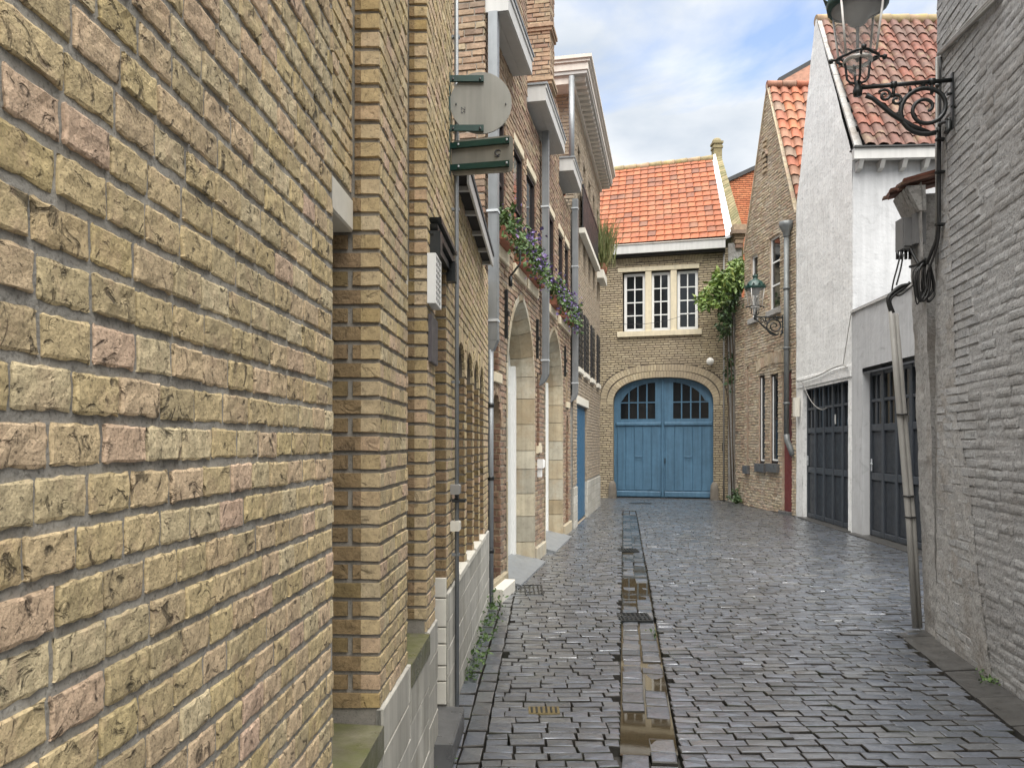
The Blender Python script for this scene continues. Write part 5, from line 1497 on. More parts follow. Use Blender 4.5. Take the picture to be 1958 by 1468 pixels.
for k in range(10):
    x0 = 6.02 + k * 0.36
    mb = MB(); mb.tube([(x0, 15.34, 9.93), (x0 + 0.375, 15.34, 9.93)], 0.11, 10, 0, R.random(), rr=[0.105, 0.12]); mb.build('ridge_tile', m_ridge, bF)
mb = MB()
for k in range(24):
    a, b = k / 24, (k + 1) / 24 + 0.004
    p = Vector((5.90, 13.30, 6.53)).lerp(Vector((6.02, 15.32, 9.93)), a); q = Vector((5.90, 13.30, 6.53)).lerp(Vector((6.02, 15.32, 9.93)), b)
    o1 = Vector((0.13 + R.uniform(-0.03, 0.03), 0, 0)); up = Vector((0, -0.03, 0.02 + R.uniform(-0.01, 0.01)))
    mb.hexa([p, p + o1, q + o1, q], [p + up, p + o1 + up, q + o1 + up, q + up])
mb.build('verge_mortar', m_grey_render, bF)

# ------------------------------------------------------------------ low white garage in front of it
FG = FF.shifted(0.015)
bG = thing('white_garage', (7.2, 11.4, 0), 'low white rendered garage with the nearer charcoal panelled door', 'garage')
G0, G1 = sf(8.6), sf(13.41)
g2o = rect(sf(10.42), sf(12.95), 0.0, 2.74)
w = MB(); lumpy(w, FG, rect(G0, G1, 0, 3.80), [rect(sf(10.42), sf(12.95), -0.1, 2.74)], 0.0, 0.16, 0.010, 0, 1.2)
reveal(w, FG, g2o, 0.0, -0.25, 0)
w.box(FG, G0, G1, 0.0, 3.7, -3.5, -0.5)
w.build('wall', m_white_smooth, bG)
mb = MB(); mb.box(FG, G0, G1 - 0.004, 3.805, 3.84, -0.1, 0.03); mb.hexa([FG.pt(G0, 3.845, 0.0), FG.pt(G1 - 0.01, 3.845, 0.0), FG.pt(G1 - 0.01, 3.845, -3.5), FG.pt(G0, 3.845, -3.5)], [FG.pt(G0, 3.86, 0.0), FG.pt(G1 - 0.01, 3.86, 0.0), FG.pt(G1 - 0.01, 4.0, -3.5), FG.pt(G0, 4.0, -3.5)], 1); mb.build('coping', [m_gutter_white, m_flat_roof], bG)
garage(bG, FG, sf(10.43), sf(12.94), 2.735, -0.16, 5, 2)
mb = MB(); mb.bbox(FG, sf(10.3), sf(13.3), -0.05, 0.025, -0.2, 0.12, 0.01); mb.build('threshold', m_slab, bG)

# ------------------------------------------------------------------ street lanterns
def lantern(base, e, L, label):
    base = Vector(base); e = Vector((e.x, e.y, 0)).normalized(); f = Vector((-e.y, e.x, 0)); k = Vector((0, 0, 1))
    t = thing('street_lamp', base, label, 'street lamp', 'wall-mounted lanterns')
    P = lambda a, z, b=0.0: base + e * a + k * z + f * b
    br = MB()
    br.tube([P(0, 0), P(L, 0)], 0.016, 10)
    for q in (0.22, 0.62): br.tube([P(L * q - 0.02, 0), P(L * q + 0.02, 0)], 0.026, 10); br.tube([P(L * q, -0.01), P(L * q, -0.09)], 0.013, 8)
    br.hexa([P(0, -0.36, -0.02), P(0.012, -0.36, -0.02), P(0.012, -0.36, 0.02), P(0, -0.36, 0.02)], [P(0, 0.05, -0.02), P(0.012, 0.05, -0.02), P(0.012, 0.05, 0.02), P(0, 0.05, 0.02)])
    br.lathe(P(L, -0.05), [(0.0, -0.02), (0.03, -0.01), (0.036, 0.03), (0.022, 0.07), (0.03, 0.09), (0.0, 0.11)], 10)
    bo = br.build('bracket', m_iron, t)
    sc = MB()
    c0, z0 = 0.185, -0.195
    pts = []; rr_ = []
    for i in range(46):
        a = -0.5 * math.pi - 0.35 + i / 45 * 3.9 * math.pi; r = 0.172 * (1 - i / 45) ** 0.85 + 0.022
        pts.append(P(c0 + math.cos(a) * r * 1.02, z0 + math.sin(a) * r)); rr_.append(0.019 - 0.007 * i / 45)
    sc.tube(pts, 0.013, 8, rr=rr_)
    sc.tube([P(0.16, -0.375), P(0.28, -0.32), P(0.42, -0.215), P(0.55, -0.09), P(0.60, -0.06)], 0.014, 8, rr=[0.014, 0.021, 0.020, 0.017, 0.022])
    for ca, cz, r0 in ((0.47, -0.075, 0.05), (0.39, -0.115, 0.045)):
        q = []
        for i in range(20):
            a = math.pi * 0.2 + i / 19 * 2.6 * math.pi; r = r0 * (1 - i / 24)
            q.append(P(ca + math.cos(a) * r, cz + math.sin(a) * r))
        sc.tube(q, 0.011, 6)
    sc.tube([P(0.33, -0.10), P(0.36, -0.2), P(0.40, -0.23)], 0.011, 6); sc.tube([P(0.03, -0.30), P(0.03, -0.36), P(0.05, -0.39)], 0.018, 8)
    for i in range(9):
        a = -0.2 + i * 0.55; r = 0.172
        q = P(c0 + math.cos(a) * r, z0 + math.sin(a) * r); d_ = (e * math.cos(a + 0.6) + k * math.sin(a + 0.6))
        sc.tube([q, q + d_ * 0.04], 0.016, 6, rr=[0.017, 0.005])
    sc.build('scroll', m_iron, bo)
    fk = MB()
    for ax in (e, f):
        for s in (-1, 1):
            fk.tube([P(L, 0.03), P(L, 0.045) + ax * s * 0.055, P(L, 0.07) + ax * s * 0.075, P(L, 0.20) + ax * s * 0.09, P(L, 0.225) + ax * s * 0.12, P(L, 0.222) + ax * s * 0.185], 0.009, 8)
            fk.lathe(P(L, 0.205) + ax * s * 0.19, [(0.0, -0.01), (0.018, 0.0), (0.02, 0.02), (0.0, 0.035)], 8)
    rg = [P(L, 0.222) + (e * math.cos(i * math.pi / 12) + f * math.sin(i * math.pi / 12)) * (0.135 + 0.015 * math.cos(i * math.pi / 3)) for i in range(25)]
    fk.tube(rg, 0.011, 6, caps=False)
    fk.build('fork', m_iron, t)
    fr = MB()
    for i in range(4):
        a = math.pi / 4 + i * math.pi / 2; d_ = e * math.cos(a) + f * math.sin(a)
        fr.tube([P(L, 0.222) + d_ * 0.150, P(L, 0.60) + d_ * 0.205], 0.009, 6)
    fr.lathe(P(L, 0), [(0.10, 0.215), (0.106, 0.205), (0.106, 0.19), (0.09, 0.188)], 20)
    fr.build('frame', m_lamp_frame, t)
    gl = MB(); gl.lathe(P(L, 0), [(0.0, 0.10), (0.04, 0.11), (0.075, 0.16), (0.096, 0.20), (0.185, 0.595)], 24); gl.build('glass', m_lamp_glass, t)
    rf_ = MB(); rf_.lathe(P(L, 0), [(0.19, 0.60), (0.17, 0.59), (0.12, 0.57), (0.085, 0.53), (0.065, 0.49), (0.03, 0.465), (0.0, 0.46)], 20); rf_.tube([P(L, 0.2), P(L, 0.47)], 0.012, 8); rf_.build('reflector', m_plastic, t)
    cp = MB(); cp.lathe(P(L, 0), [(0.19, 0.595), (0.215, 0.60), (0.225, 0.66), (0.20, 0.672), (0.185, 0.70), (0.15, 0.755), (0.095, 0.795), (0.055, 0.815), (0.045, 0.85), (0.055, 0.86), (0.06, 0.90), (0.045, 0.90), (0.0, 0.935)], 20)
    for i in range(12):
        a = 2 * math.pi * i / 12; d_ = e * math.cos(a) + f * math.sin(a); g_ = e * -math.sin(a) + f * math.cos(a)
        b = P(L, 0.655) + d_ * 0.222
        cp.raw([b - g_ * 0.035, b + g_ * 0.035, b + d_ * 0.03 + k * 0.05, b - d_ * 0.02 - g_ * 0.02, b - d_ * 0.02 + g_ * 0.02], [(0, 1, 2), (1, 4, 2), (4, 3, 2), (3, 0, 2)])
        if i % 2 == 0:
            b = P(L, 0.895) + d_ * 0.055; cp.raw([b - g_ * 0.02, b + g_ * 0.02, b + d_ * 0.025 + k * 0.045, b - d_ * 0.015], [(0, 1, 2), (1, 3, 2), (3, 0, 2)])
    cp.build('cap', m_green_iron, t)
    return t
wl = FH.px(1826, 160)[0]
lantern(FH.pt(wl, 4.23, 0.012), FH.n, 0.66, 'large lantern on scrolled iron bracket, close by on the grey wall')
lantern(FE.pt(pipe_s + 0.02, 4.30, 0.165), FE.n, 0.62, 'smaller-looking far lantern with green cap by the downpipe of the old brick house')

# ------------------------------------------------------------------ signs on the left wall
def text_mesh(txt, size):
    cu = bpy.data.curves.new('text', 'FONT'); cu.body = txt; cu.size = size; cu.align_x = 'CENTER'; cu.align_y = 'CENTER'
    ob = bpy.data.objects.new('text', cu); COL.objects.link(ob)
    dg = bpy.context.evaluated_depsgraph_get()
    me = bpy.data.meshes.new_from_object(ob.evaluated_get(dg))
    bpy.data.objects.remove(ob); bpy.data.curves.remove(cu)
    return me
YS = 4.40
def bar(mb, p, q, h, d_, m=0):
    p, q = Vector(p), Vector(q); z = Vector((0, 0, h / 2)); y = Vector((0, d_ / 2, 0))
    mb.hexa([p - z - y, p - z + y, p + z + y, p + z - y], [q - z - y, q - z + y, q + z + y, q + z - y], m)
ds = thing('traffic_sign', at(860, 300, YS), 'round grey back of a traffic sign on green arms from the left wall', 'sign')
c = at(919.5, 197, YS)
mb = MB(); n = 40; r = 59 * YS / FPX
ring_ = [(c.x + r * math.cos(2 * math.pi * i / n), c.z + r * math.sin(2 * math.pi * i / n)) for i in range(n)]
mb.face([(x, YS, z) for x, z in ring_]); mb.face([(x, YS + 0.012, z) for x, z in reversed(ring_)])
for i in range(n):
    a, b = ring_[i], ring_[(i + 1) % n]; mb.face([(a[0], YS, a[1]), (b[0], YS, b[1]), (b[0], YS + 0.012, b[1]), (a[0], YS + 0.012, a[1])])
mb.build('disc', m_alu, ds)
for y in (151, 245.5):
    mb = MB(); bar(mb, at(856, y, YS - 0.012), at(925, y, YS - 0.012), 0.034, 0.016); mb.build('arm', m_green_iron, ds)
    for px in (866, 918):
        b = MB(); q = at(px, y, YS - 0.026); b.lathe(q, [(0.006, -0.006), (0.006, 0.006), (0, 0.006)], 6); b.build('bolt', m_iron, ds)
for px, py in ((872, 199), (967, 199)):
    b = MB(); q = at(px, py, YS - 0.004); b.lathe(q, [(0.004, -0.004), (0.004, 0.004), (0, 0.004)], 6); b.build('rivet', m_iron, ds)
mb = MB(); bar(mb, at(857, 140, YS), at(857, 335, YS), 0.02, 0.02)
mb = MB(); q0, q1 = at(857, 336, YS - 0.01), at(857, 140, YS - 0.01); mb.hexa([q0 + Vector((-0.012, -0.01, 0)), q0 + Vector((0.012, -0.01, 0)), q0 + Vector((0.012, 0.012, 0)), q0 + Vector((-0.012, 0.012, 0))], [q1 + Vector((-0.012, -0.01, 0)), q1 + Vector((0.012, -0.01, 0)), q1 + Vector((0.012, 0.012, 0)), q1 + Vector((-0.012, 0.012, 0))]); mb.build('mounting_bar', m_green_iron, ds)
me = text_mesh('SZ', 0.035); me.materials.append(m_print)
inst('sticker', me, ds, Matrix.Translation(at(886, 211, YS - 0.002)) @ Matrix.Rotation(math.radians(90), 4, 'X') @ Matrix.Rotation(math.radians(90), 4, 'Z'))
ps = thing('sign_panel', at(862, 335, YS), 'rectangular rounded grey sign back on green arms below the round sign', 'sign')
yaw0, yaw1 = 4.44, 4.28
def pp_(u, v, o=0.0):
    a0, a1 = at(863, 270, yaw0), at(981, 258, yaw1); b0, b1 = at(864, 336, yaw0), at(981, 328, yaw1)
    return a0.lerp(a1, u).lerp(b0.lerp(b1, u), v) + Vector((0.0, o, 0))
mb = MB(); prof = []
for cu_, cv, a0 in ((0.08, 0.14, 180), (0.92, 0.14, 270), (0.92, 0.86, 0), (0.08, 0.86, 90)):
    for i in range(6):
        a = math.radians(a0 + i * 18); prof.append((cu_ + 0.08 * math.cos(a), cv + 0.14 * math.sin(a)))
mb.face([pp_(u, v) for u, v in prof]); mb.face([pp_(u, v, 0.012) for u, v in reversed(prof)])
for i in range(len(prof)):
    a, b = prof[i], prof[(i + 1) % len(prof)]; mb.face([pp_(*a), pp_(*b), pp_(*b, 0.012), pp_(*a, 0.012)])
mb.build('panel', m_alu, ps)
for v in (0.17, 0.80):
    mb = MB(); a, b = pp_(-0.02, v, -0.014), pp_(0.94, v, -0.014); bar(mb, a, b, 0.032, 0.018); mb.build('arm', m_green_iron, ps)
    for u in (0.12, 0.90):
        b = MB(); b.lathe(pp_(u, v, -0.028), [(0.006, -0.006), (0.006, 0.006), (0, 0.006)], 6); b.build('bolt', m_zinc, ps)
mb = MB(); cc_ = pp_(0.76, 0.46, -0.004)
mb.tube([cc_ + Vector((0.017 * math.cos(math.radians(20 + i * 22)), 0, 0.015 * math.sin(math.radians(20 + i * 22)))) for i in range(13)], 0.0035, 5)
mb.tube([cc_ + Vector((0.002, 0, -0.010)), cc_ + Vector((0.026, 0, -0.008))], 0.003, 5); mb.tube([cc_ + Vector((-0.018, 0, -0.022)), cc_ + Vector((0.022, 0, -0.019))], 0.002, 5)
mb.build('emblem', m_print, ps)
# conduit on the corner
cd = thing('cable_conduit', FA.pt(4.50, 0, 0.03), 'thin grey metal conduit running up the left wall behind the round sign', 'conduit')
mb = MB(); mb.tube([FA.pt(4.50, 0.0, 0.03), FA.pt(4.49, 2.5, 0.03), FA.pt(4.46, 5.9, 0.028)], 0.0125, 10); mb.build('pipe', m_zinc, cd)
for z in (0.9, 1.9, 2.9, 3.9):
    mb = MB(); mb.box(FA, 4.485, 4.512, z, z + 0.015, 0.0, 0.046); mb.build('clip', m_zinc, cd)
for z, m_ in ((1.26, m_conduit), (1.05, m_stone_lintel)):
    mb = MB(); mb.bbox(FA, 4.42, 4.50, z, z + 0.055, 0.0, 0.055, 0.006); mb.build('box', m_, cd)
mb = MB(); mb.box(FA, 4.42, 4.52, 1.215, 1.23, 0.01, 0.085); mb.build('bracket', m_iron, cd)
# vent box and plaque
vb = thing('vent_grille', FA.pt(3.63, 2.2, 0), 'white slotted vent box on the tan brick pier', 'vent')
mb = MB(); mb.bbox(FA, 3.555, 3.565, 2.195, 2.425, 0.0, 0.040, 0.002); mb.box(FA, 3.735, 3.745, 2.195, 2.425, 0.0, 0.040); mb.box(FA, 3.566, 3.734, 2.195, 2.205, 0.0, 0.040); mb.box(FA, 3.566, 3.734, 2.415, 2.425, 0.0, 0.040)
mb.box(FA, 3.566, 3.734, 2.206, 2.414, 0.0, 0.006, 1)
mb.build('box', [m_white_paint, m_dark], vb)
for i in range(1, 8):
    mb = MB(); z = 2.205 + 0.21 * i / 8; mb.box(FA, 3.566, 3.734, z - 0.004, z + 0.004, 0.028, 0.039); mb.build('slat', m_white_paint, vb)
for i in range(1, 3):
    mb = MB(); s = 3.566 + 0.168 * i / 3; mb.box(FA, s - 0.005, s + 0.005, 2.205, 2.415, 0.027, 0.0375); mb.build('slat', m_white_paint, vb)
mb = MB(); mb.bbox(FA, 3.58, 3.80, 1.93, 2.15, 0.001, 0.016, 0.003); tag(mb.build('wall_plaque', m_plaque), 'dark grey plaque on the brick pier below the white vent', 'plaque')

# ------------------------------------------------------------------ flower boxes
frng = random.Random(77)
for n_, (ya, yb, desc) in enumerate(((7.78, 8.32, 'leafiest flower box, nearest, beside the first square downpipe'), (8.92, 9.42, 'flower box second from the near end, over the first stone arch'), (9.70, 10.28, 'purple flower box just before the middle downpipe'), (11.42, 11.98, 'purple flower box just past the middle downpipe'), (12.56, 13.06, 'purple flower box over the far side of the second arch'), (13.20, 13.70, 'last flower box, next to the far square downpipe'))):
    a, b = sb(ya), sb(yb)
    t = thing('flower_box', FB.pt((a + b) / 2, 3.605, 0.06), desc, 'flower box', 'flower boxes on the upper sills')
    mb = MB(); mb.bbox(FB, a, b, 3.605, 3.74, -0.06, 0.12, 0.012); mb.build('trough', m_terracotta, t)
    pl = []; fl = []
    for i in range(430):
        s = frng.uniform(a - 0.08, b + 0.08); u = frng.random()
        z = 3.70 + frng.gauss(0.09, 0.10); o = 0.06 + frng.gauss(0.03, 0.055)
        if z < 3.70: o = 0.12 + abs(frng.gauss(0, 0.05))
        pl.append(FB.pt(s, z, o))
    for i in range(25 if n_ == 0 else 150):
        s = frng.uniform(a - 0.10, b + 0.10); fl.append(FB.pt(s, 3.72 + frng.gauss(0.09, 0.14), 0.08 + frng.gauss(0.05, 0.06)))
    mb = MB(); leaf_cloud(mb, pl, 0.062, frng); tag(mb.build('foliage', m_leaf, t), kind='stuff')
    mb = MB(); leaf_cloud(mb, fl, 0.042, frng, aspect=0.9); tag(mb.build('blossoms', m_flower, t), kind='stuff')
mb = MB(); mb.tube([FB.pt(sb(8.42), 3.95, 0.05), FB.pt(sb(8.44), 3.75, 0.14), FB.pt(sb(8.42), 3.5, 0.15), FB.pt(sb(8.34), 3.35, 0.06)], 0.012, 6); mb.tube([FB.pt(sb(8.34), 3.35, 0.06), FB.pt(sb(8.34), 3.24, 0.06)], 0.02, 6)
tag(mb.build('iron_hook', m_iron), 'curved black iron hook under the nearest flower box', 'hook')

# vine on the corner beside the gate house
iv = thing('vine', (5.75, 20.5, 0), 'bright green vine spilling over the wall beside the gate house window', 'vine')
ir = random.Random(5)
def blob(px, py, rx, ry, y, n, dy=0.35):
    out = []
    for _ in range(n):
        a = ir.uniform(0, 2 * math.pi); q = math.sqrt(ir.random())
        p = at(px + math.cos(a) * q * rx * (1 + 0.25 * math.sin(5 * a)), py + math.sin(a) * q * ry * (1 + 0.2 * math.sin(7 * a)), y + ir.gauss(0, dy)); out.append(p)
    return out
top = blob(1395, 535, 34, 20, 20.5, 800) + blob(1366, 566, 30, 17, 20.4, 420) + blob(1412, 508, 16, 13, 20.6, 240) + blob(1349, 580, 15, 8, 20.3, 110)
mb = MB(); leaf_cloud(mb, top, 0.15, ir, droop=0.6, aspect=0.5); tag(mb.build('crown', m_leaf_bright, iv), kind='stuff')
lowv = blob(1392, 572, 26, 22, 20.5, 460) + blob(1387, 612, 15, 24, 20.5, 240) + blob(1382, 636, 7, 12, 20.5, 50)
mb = MB(); leaf_cloud(mb, lowv, 0.13, ir, droop=0.9, aspect=0.45); tag(mb.build('hanging_leaves', m_leaf_dark, iv), kind='stuff')
low2 = blob(1396, 700, 8, 28, 20.75, 120, 0.12) + blob(1400, 735, 5, 20, 20.75, 30, 0.1) + blob(1412, 945, 16, 12, 20.2, 150, 0.2)
mb = MB(); leaf_cloud(mb, low2, 0.11, ir, droop=0.7); tag(mb.build('trailing_leaves', m_leaf_dark, iv), kind='stuff')
mb = MB()
for k in range(4):
    x = 1394 + k * 5; mb.tube([at(x + 6, 958, 20.55), at(x + 2, 850, 20.6), at(x - 2 + 3 * k, 740, 20.6), at(x - 4, 640, 20.6), at(x, 560, 20.55)], 0.02, 6)
mb.build('stem', m_twig, iv)

# grassy shrub on the ledge of the corniced house
sh_ = thing('potted_bamboo', FC.pt(sb(19.3), 5.76, 0.05), 'tall grassy green plant on the ledge of the corniced house', 'plant')
pr = random.Random(8); mb = MB()
c = FC.pt(sb(19.3), 5.95, 0.08)
for i in range(420):
    b = c + Vector((pr.gauss(0, 0.10), pr.gauss(0, 0.16), pr.uniform(-0.1, 0.3)))
    d_ = Vector((pr.gauss(0.03, 0.17), pr.gauss(0, 0.17), 1)).normalized(); L = pr.uniform(0.45, 1.15)
    s_ = Vector((pr.gauss(0, 1), pr.gauss(0, 1), 0)).normalized() * 0.012
    m1 = b + d_ * L * 0.5; tp = b + d_ * L + Vector((d_.x, d_.y, 0)) * 0.25
    mb.raw([b - s_ * 0.6, b + s_ * 0.6, m1 + s_, tp, m1 - s_], [(0, 1, 2, 4), (4, 2, 3)], 0, pr.random())
tag(mb.build('blades', m_blade, sh_), kind='stuff')
mb = MB(); mb.lathe(FC.pt(sb(19.3), 5.752, 0.06), [(0.0, 0), (0.12, 0), (0.16, 0.26), (0.14, 0.26), (0.0, 0.24)], 14); mb.build('pot', m_terracotta, sh_)

# weeds along the foot of the walls
wr = random.Random(4)
def weed(p, r, n, size, label):
    t = thing('weed', p, label, 'weed', 'weeds at the foot of the walls')
    mb = MB(); pts = [Vector(p) + Vector((wr.gauss(0, r * 0.45), wr.gauss(0, r), abs(wr.gauss(0, r * 0.5)) + 0.005)) for _ in range(n)]
    leaf_cloud(mb, pts[:int(len(pts) * 0.42)], size, wr, droop=-0.3, aspect=0.55); mb.build('leaves', m_leaf, t)
    mb = MB()
    for _ in range(6): q = wr.choice(pts); mb.tube([Vector(p), q], 0.002, 4)
    mb.build('stems', m_leaf_dark, t)
for px, py, r, n, lab in ((842, 1447, 0.05, 160, 'green weed at the bottom edge beside the pale plinth'), (882, 1292, 0.07, 150, 'weed just past the bluestone step'), (893, 1262, 0.11, 240, 'second weed past the step along the pale plinth'), (905, 1228, 0.12, 240, 'broad weed in the middle of the pale plinth row'), (915, 1196, 0.13, 220, 'weed below the arched niches, middle of the row'), (925, 1165, 0.14, 200, 'weed near the far end of the pale plinth'), (933, 1145, 0.12, 150, 'last weed before the thin round downpipe')):
    p = gp(px, py); weed((xl(p.y) + 0.035, p.y, -0.01), r, n, 0.034, lab)
p = gp(1900, 1303); weed((xr(p.y) - 0.05, p.y, 0.0), 0.05, 90, 0.03, 'small weed at the foot of the grey wall on the right')
p = gp(1252, 1215); weed((p.x, p.y, -0.012), 0.05, 60, 0.02, 'tiny weed in the joint right of the gutter')

# ------------------------------------------------------------------ ironwork in the paving
def grate(x0, x1, y0, y1, label, nx, ny, m_=m_iron, z=0.004, tilt=0.0):
    t = thing('drain_grate', ((x0 + x1) / 2, (y0 + y1) / 2, -0.02), label, 'drain grate')
    mb = MB(); w_ = 0.018
    mb.wbox(x0, x1, y0, y0 + w_, -0.03, z); mb.wbox(x0, x1, y1 - w_, y1, -0.03, z); mb.wbox(x0, x0 + w_, y0 + w_, y1 - w_, -0.03, z); mb.wbox(x1 - w_, x1, y0 + w_, y1 - w_, -0.03, z); mb.build('frame', m_, t)
    mb = MB(); mb.wbox(x0 + w_, x1 - w_, y0 + w_, y1 - w_, -0.032, -0.02); mb.build('pit', m_dark, t)
    for i in range(1, nx):
        x = x0 + (x1 - x0) * i / nx; mb = MB(); mb.wbox(x - 0.008, x + 0.008, y0 + w_, y1 - w_, -0.02, z - 0.002); mb.build('bar', m_, t)
    for i in range(1, ny):
        y = y0 + (y1 - y0) * i / ny; mb = MB(); mb.wbox(x0 + w_, x1 - w_, y - 0.008, y + 0.008, -0.02, z - 0.004); mb.build('bar', m_, t)
p = gp(1213, 1179); grate(p.x - 0.14, p.x + 0.14, p.y - 0.16, p.y + 0.16, 'square iron drain grate in the wet gutter', 7, 6)
p = gp(1201, 1051); grate(p.x - 0.14, p.x + 0.14, p.y - 0.16, p.y + 0.16, 'farther iron drain grate up the gutter', 7, 6)
p = gp(998, 1127); grate(p.x - 0.20, p.x + 0.22, p.y - 0.28, p.y + 0.28, 'dark iron boot grate in front of the small arched doorway', 9, 3)
p = gp(1040, 1358)
vc = thing('valve_cover', (p.x, p.y, 0), 'small brass-coloured cover set in the cobbles on the left', 'cover')
mb = MB(); mb.wbox(p.x - 0.09, p.x + 0.09, p.y - 0.06, p.y + 0.06, -0.02, 0.005); mb.build('plate', m_brass, vc)
for i in range(6):
    mb = MB(); x = p.x - 0.07 + i * 0.028; mb.wbox(x - 0.006, x + 0.006, p.y - 0.045, p.y + 0.045, 0.005, 0.008); mb.build('rib', m_iron, vc)
p = gp(1225, 962); mb = MB(); mb.lathe((p.x, p.y, 0.002), [(0.0, 0.006), (0.28, 0.006), (0.3, 0.004), (0.3, -0.02)], 24); tag(mb.build('manhole_cover', m_iron), 'round dark manhole cover in front of the blue gate', 'manhole')

# ------------------------------------------------------------------ conduit, cables and box at the end of the grey wall
YC = 6.40
lc = thing('leaning_conduit', at(1756, 1198, YC), 'pair of grey pipes leaning against the end of the grey wall', 'conduit')
for dx, r_, tp in ((0, 0.024, (1704, 592)), (9, 0.020, (1713, 600))):
    mb = MB(); mb.tube([at(1750 + dx, 1200, YC - 0.01), at(1738 + dx, 1000, YC), at(tp[0] + 12, 740, YC + 0.02), at(tp[0], tp[1], YC + 0.02)], r_, 10); mb.build('pipe', m_conduit, lc)
for py in (792, 948, 988):
    x = 1706 + (py - 592) * 0.077 + 4
    mb = MB(); q = at(x, py, YC + 0.005); mb.tube([q + Vector((0, 0, -0.006)), q + Vector((0, 0, 0.006))], 0.047, 12); mb.build('strap', m_cable, lc)
jb = thing('junction_box', at(1727, 482, 6.36), 'grey cable junction box at the end of the grey wall under the ragged tiles', 'junction box')
mb = MB(); a, b = at(1712, 482, 6.40), at(1736, 424, 6.40); mb.wbox(a.x, b.x, 6.28, 6.40, a.z, b.z); mb.wbox(a.x + 0.01, b.x - 0.01, 6.265, 6.279, a.z + 0.02, b.z - 0.02); mb.build('box', m_plastic, jb)
mb = MB(); a, b = at(1722, 480, 6.40), at(1746, 420, 6.40); mb.wbox(a.x + 0.02, b.x, 6.20, 6.262, a.z + 0.015, b.z); mb.build('cover', m_plastic, jb)
for i in range(4):
    mb = MB(); q = at(1716 + i * 8, 484, 6.33); mb.tube([q + Vector((0, 0, -0.05)), q + Vector((0, 0, 0.02))], 0.013, 8); mb.build('gland', m_cable, jb)
cb = thing('cable_bundle', at(1770, 590, 6.30), 'tangle of black cables hanging between junction box, wall corner and leaning pipes', 'cables')
cr = random.Random(3)
def spline(pts, n=6):
    pts = [Vector(p) for p in pts]; out = []
    for i in range(len(pts) - 1):
        p0, p1, p2, p3 = pts[max(i - 1, 0)], pts[i], pts[i + 1], pts[min(i + 2, len(pts) - 1)]
        for k in range(n):
            t = k / n
            out.append(0.5 * ((2 * p1) + (p2 - p0) * t + (2 * p0 - 5 * p1 + 4 * p2 - p3) * t * t + (3 * p1 - p0 - 3 * p2 + p3) * t ** 3))
    out.append(pts[-1]); return out
def cable(pl, r=0.009, y=6.2):
    mb = MB(); mb.tube(spline([at(q[0], q[1], q[2] if len(q) > 2 else y) for q in pl]), r, 6); mb.build('cable', m_cable, cb)
cable([(1735, 545), (1722, 548), (1708, 558), (1698, 572), (1703, 595)], 0.016)
cable([(1740, 540), (1727, 552), (1712, 562), (1702, 575), (1709, 598)], 0.012)
cable([(1722, 486), (1716, 510), (1708, 540), (1705, 560)], 0.007)
cable([(1727, 486), (1722, 515), (1714, 545)], 0.007)
cable([(1703, 560), (1720, 565), (1740, 550), (1752, 540)], 0.007)
for k in range(9):
    x = 1762 + cr.uniform(-8, 14); lo = cr.uniform(545, 592)
    cable([(1770 + cr.uniform(-4, 6), 500), (x - 8, 520), (x - 6 + cr.uniform(-6, 2), lo - 15), (x, lo), (x + 7 + cr.uniform(0, 5), lo - 20), (1778, 505)], cr.choice((0.006, 0.008, 0.011)), 6.12 + cr.uniform(-0.05, 0.05))
cable([(1738, 470, 6.3), (1748, 490, 6.25), (1760, 508, 6.15), (1772, 500, 6.1)], 0.014)
cable([(1740, 510, 6.25), (1755, 506, 6.15), (1770, 495, 6.08)], 0.012)
cable([(1772, 505, 6.08), (1782, 480, 6.02), (1792, 450, 5.98), (1795, 400, 5.96), (1794, 330, 5.97), (1796, 250, 5.95), (1800, 236, 5.9), (1822, 232, 5.8)], 0.013)
cable([(1774, 520, 6.05), (1787, 485, 6.0), (1796, 440, 5.96), (1797, 330, 5.96), (1798, 110, 5.95)], 0.010)
for py in (430, 330, 268):
    mb = MB(); q = at(1797, py, 5.93); mb.wbox(q.x - 0.035, q.x + 0.03, 5.9, 5.94, q.z - 0.008, q.z + 0.008); mb.build('clip', m_iron, cb)
tr = MB()
for k in range(3):
    s0_, z0_ = FH.px(1799 + k * 4, 104 - k * 2); s1_, z1_ = FH.px(1905 + k * 6, -6)
    tr.tube([FH.pt(s0_, z0_, 0.02), FH.pt(s1_, z1_, 0.02)], 0.014, 8)
s0_, z0_ = FH.px(1797, 110)
tr.tube([FH.pt(s0_, z0_, 0.02), FH.pt(s0_ + 0.03, z0_ - 1.6, 0.015)], 0.010, 8)
tag(tr.build('cable_trunking', m_conduit), 'ribbed grey cable trunking climbing the grey wall at the upper right', 'trunking')

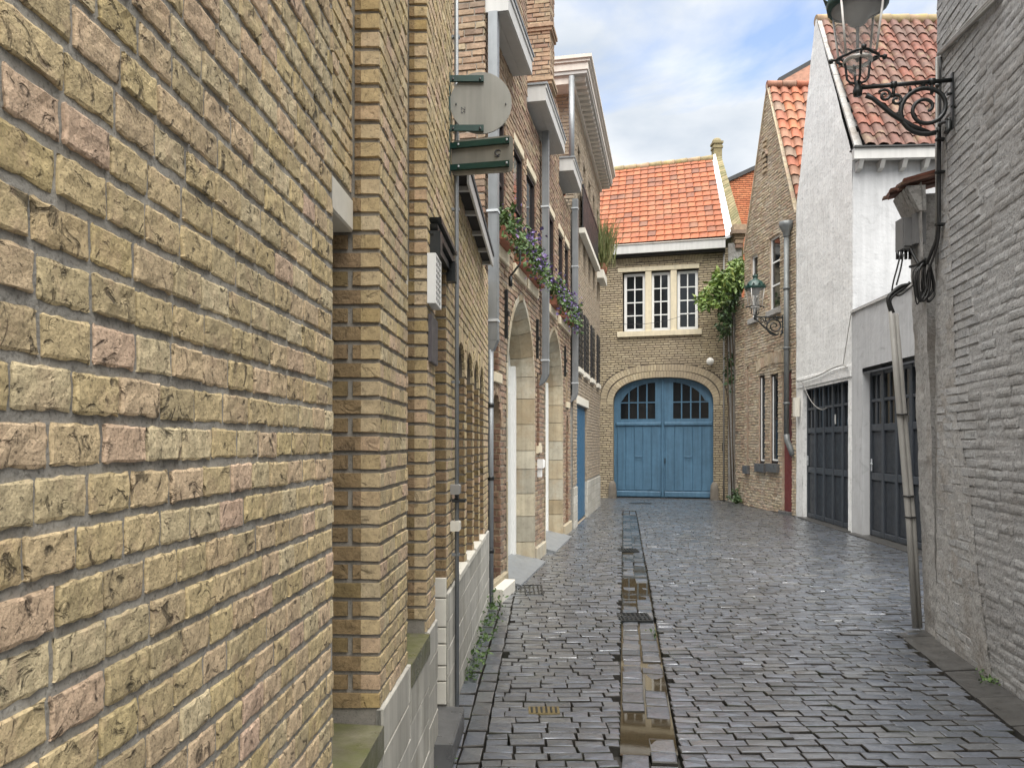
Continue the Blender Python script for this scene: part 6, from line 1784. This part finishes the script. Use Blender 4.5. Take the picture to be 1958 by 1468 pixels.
# ------------------------------------------------------------------ small fittings
gl = thing('globe_light', FD.pt(sd_(1358), zd(1358, 692), 0.0), 'white globe wall light right of the blue gate arch', 'wall light')
mb = MB(); cc_ = FD.pt(sd_(1358), zd(1358, 692), 0.16); mb.lathe(cc_, [(0.0, -0.105)] + [(0.105 * math.sin(a * math.pi / 10), -0.105 * math.cos(a * math.pi / 10)) for a in range(1, 10)] + [(0.0, 0.105)], 18); mb.build('globe', m_globe, gl)
mb = MB(); mb.tube([FD.pt(sd_(1358), zd(1358, 692), 0.0), FD.pt(sd_(1358), zd(1358, 692), 0.08)], 0.03, 10); mb.build('mount', m_iron, gl)
mb = MB(); mb.bbox(FD, sd_(1381), sd_(1385.5), zd(1383, 862), zd(1383, 846), 0.0, 0.05, 0.005); tag(mb.build('door_bell', m_iron), 'small black bell box right of the blue gate', 'bell')
s0_ = sb(10.42); il = thing('wall_lamp', FB.pt(s0_, 1.15, 0), 'small white wall lamp between the two stone arches', 'wall light')
mb = MB(); mb.bbox(FB, s0_ - 0.04, s0_ + 0.05, 1.22, 1.34, 0.0, 0.10, 0.02); mb.build('shade', m_white_paint, il)
mb = MB(); mb.bbox(FB, s0_ - 0.02, s0_ + 0.03, 1.10, 1.216, 0.0, 0.06, 0.01); mb.build('base', m_white_paint, il)
mb = MB(); mb.bbox(FB, s0_ - 0.1, s0_ + 0.1, 1.43, 1.56, 0.031, 0.036, 0.001); tag(mb.build('house_plate', m_stone_cream), 'pale square plate on the brick pier between the stone arches', 'plate')
mb = MB(); p = FF.pt(sf(16.35), 2.0, 0.03); mb.bbox(FF, sf(16.30), sf(16.45), 2.12, 2.52, 0.02, 0.12, 0.01); tag(mb.build('meter_box', m_stone_lintel), 'pale upright meter box left of the far garage door', 'meter box')
wc = thing('loose_cable', FF.pt(sf(15.0), 2.9, 0.05), 'thin loose cable drooping over the far garage door', 'cable')
def fcab(pl, r, o): 
    mb = MB(); mb.tube(spline([FF.pt(*FF.px(a, b, o), o) for a, b in pl]), r, 5); mb.build('cable', m_conduit, wc)
fcab([(1522, 728), (1535, 732), (1543, 752), (1555, 772), (1570, 783), (1580, 780)], 0.008, 0.06)
fcab([(1525, 730), (1560, 720), (1590, 705), (1612, 698), (1620, 703)], 0.012, 0.06)
fcab([(1612, 698), (1618, 660), (1624, 620), (1628, 600), (1633, 596)], 0.008, 0.05)
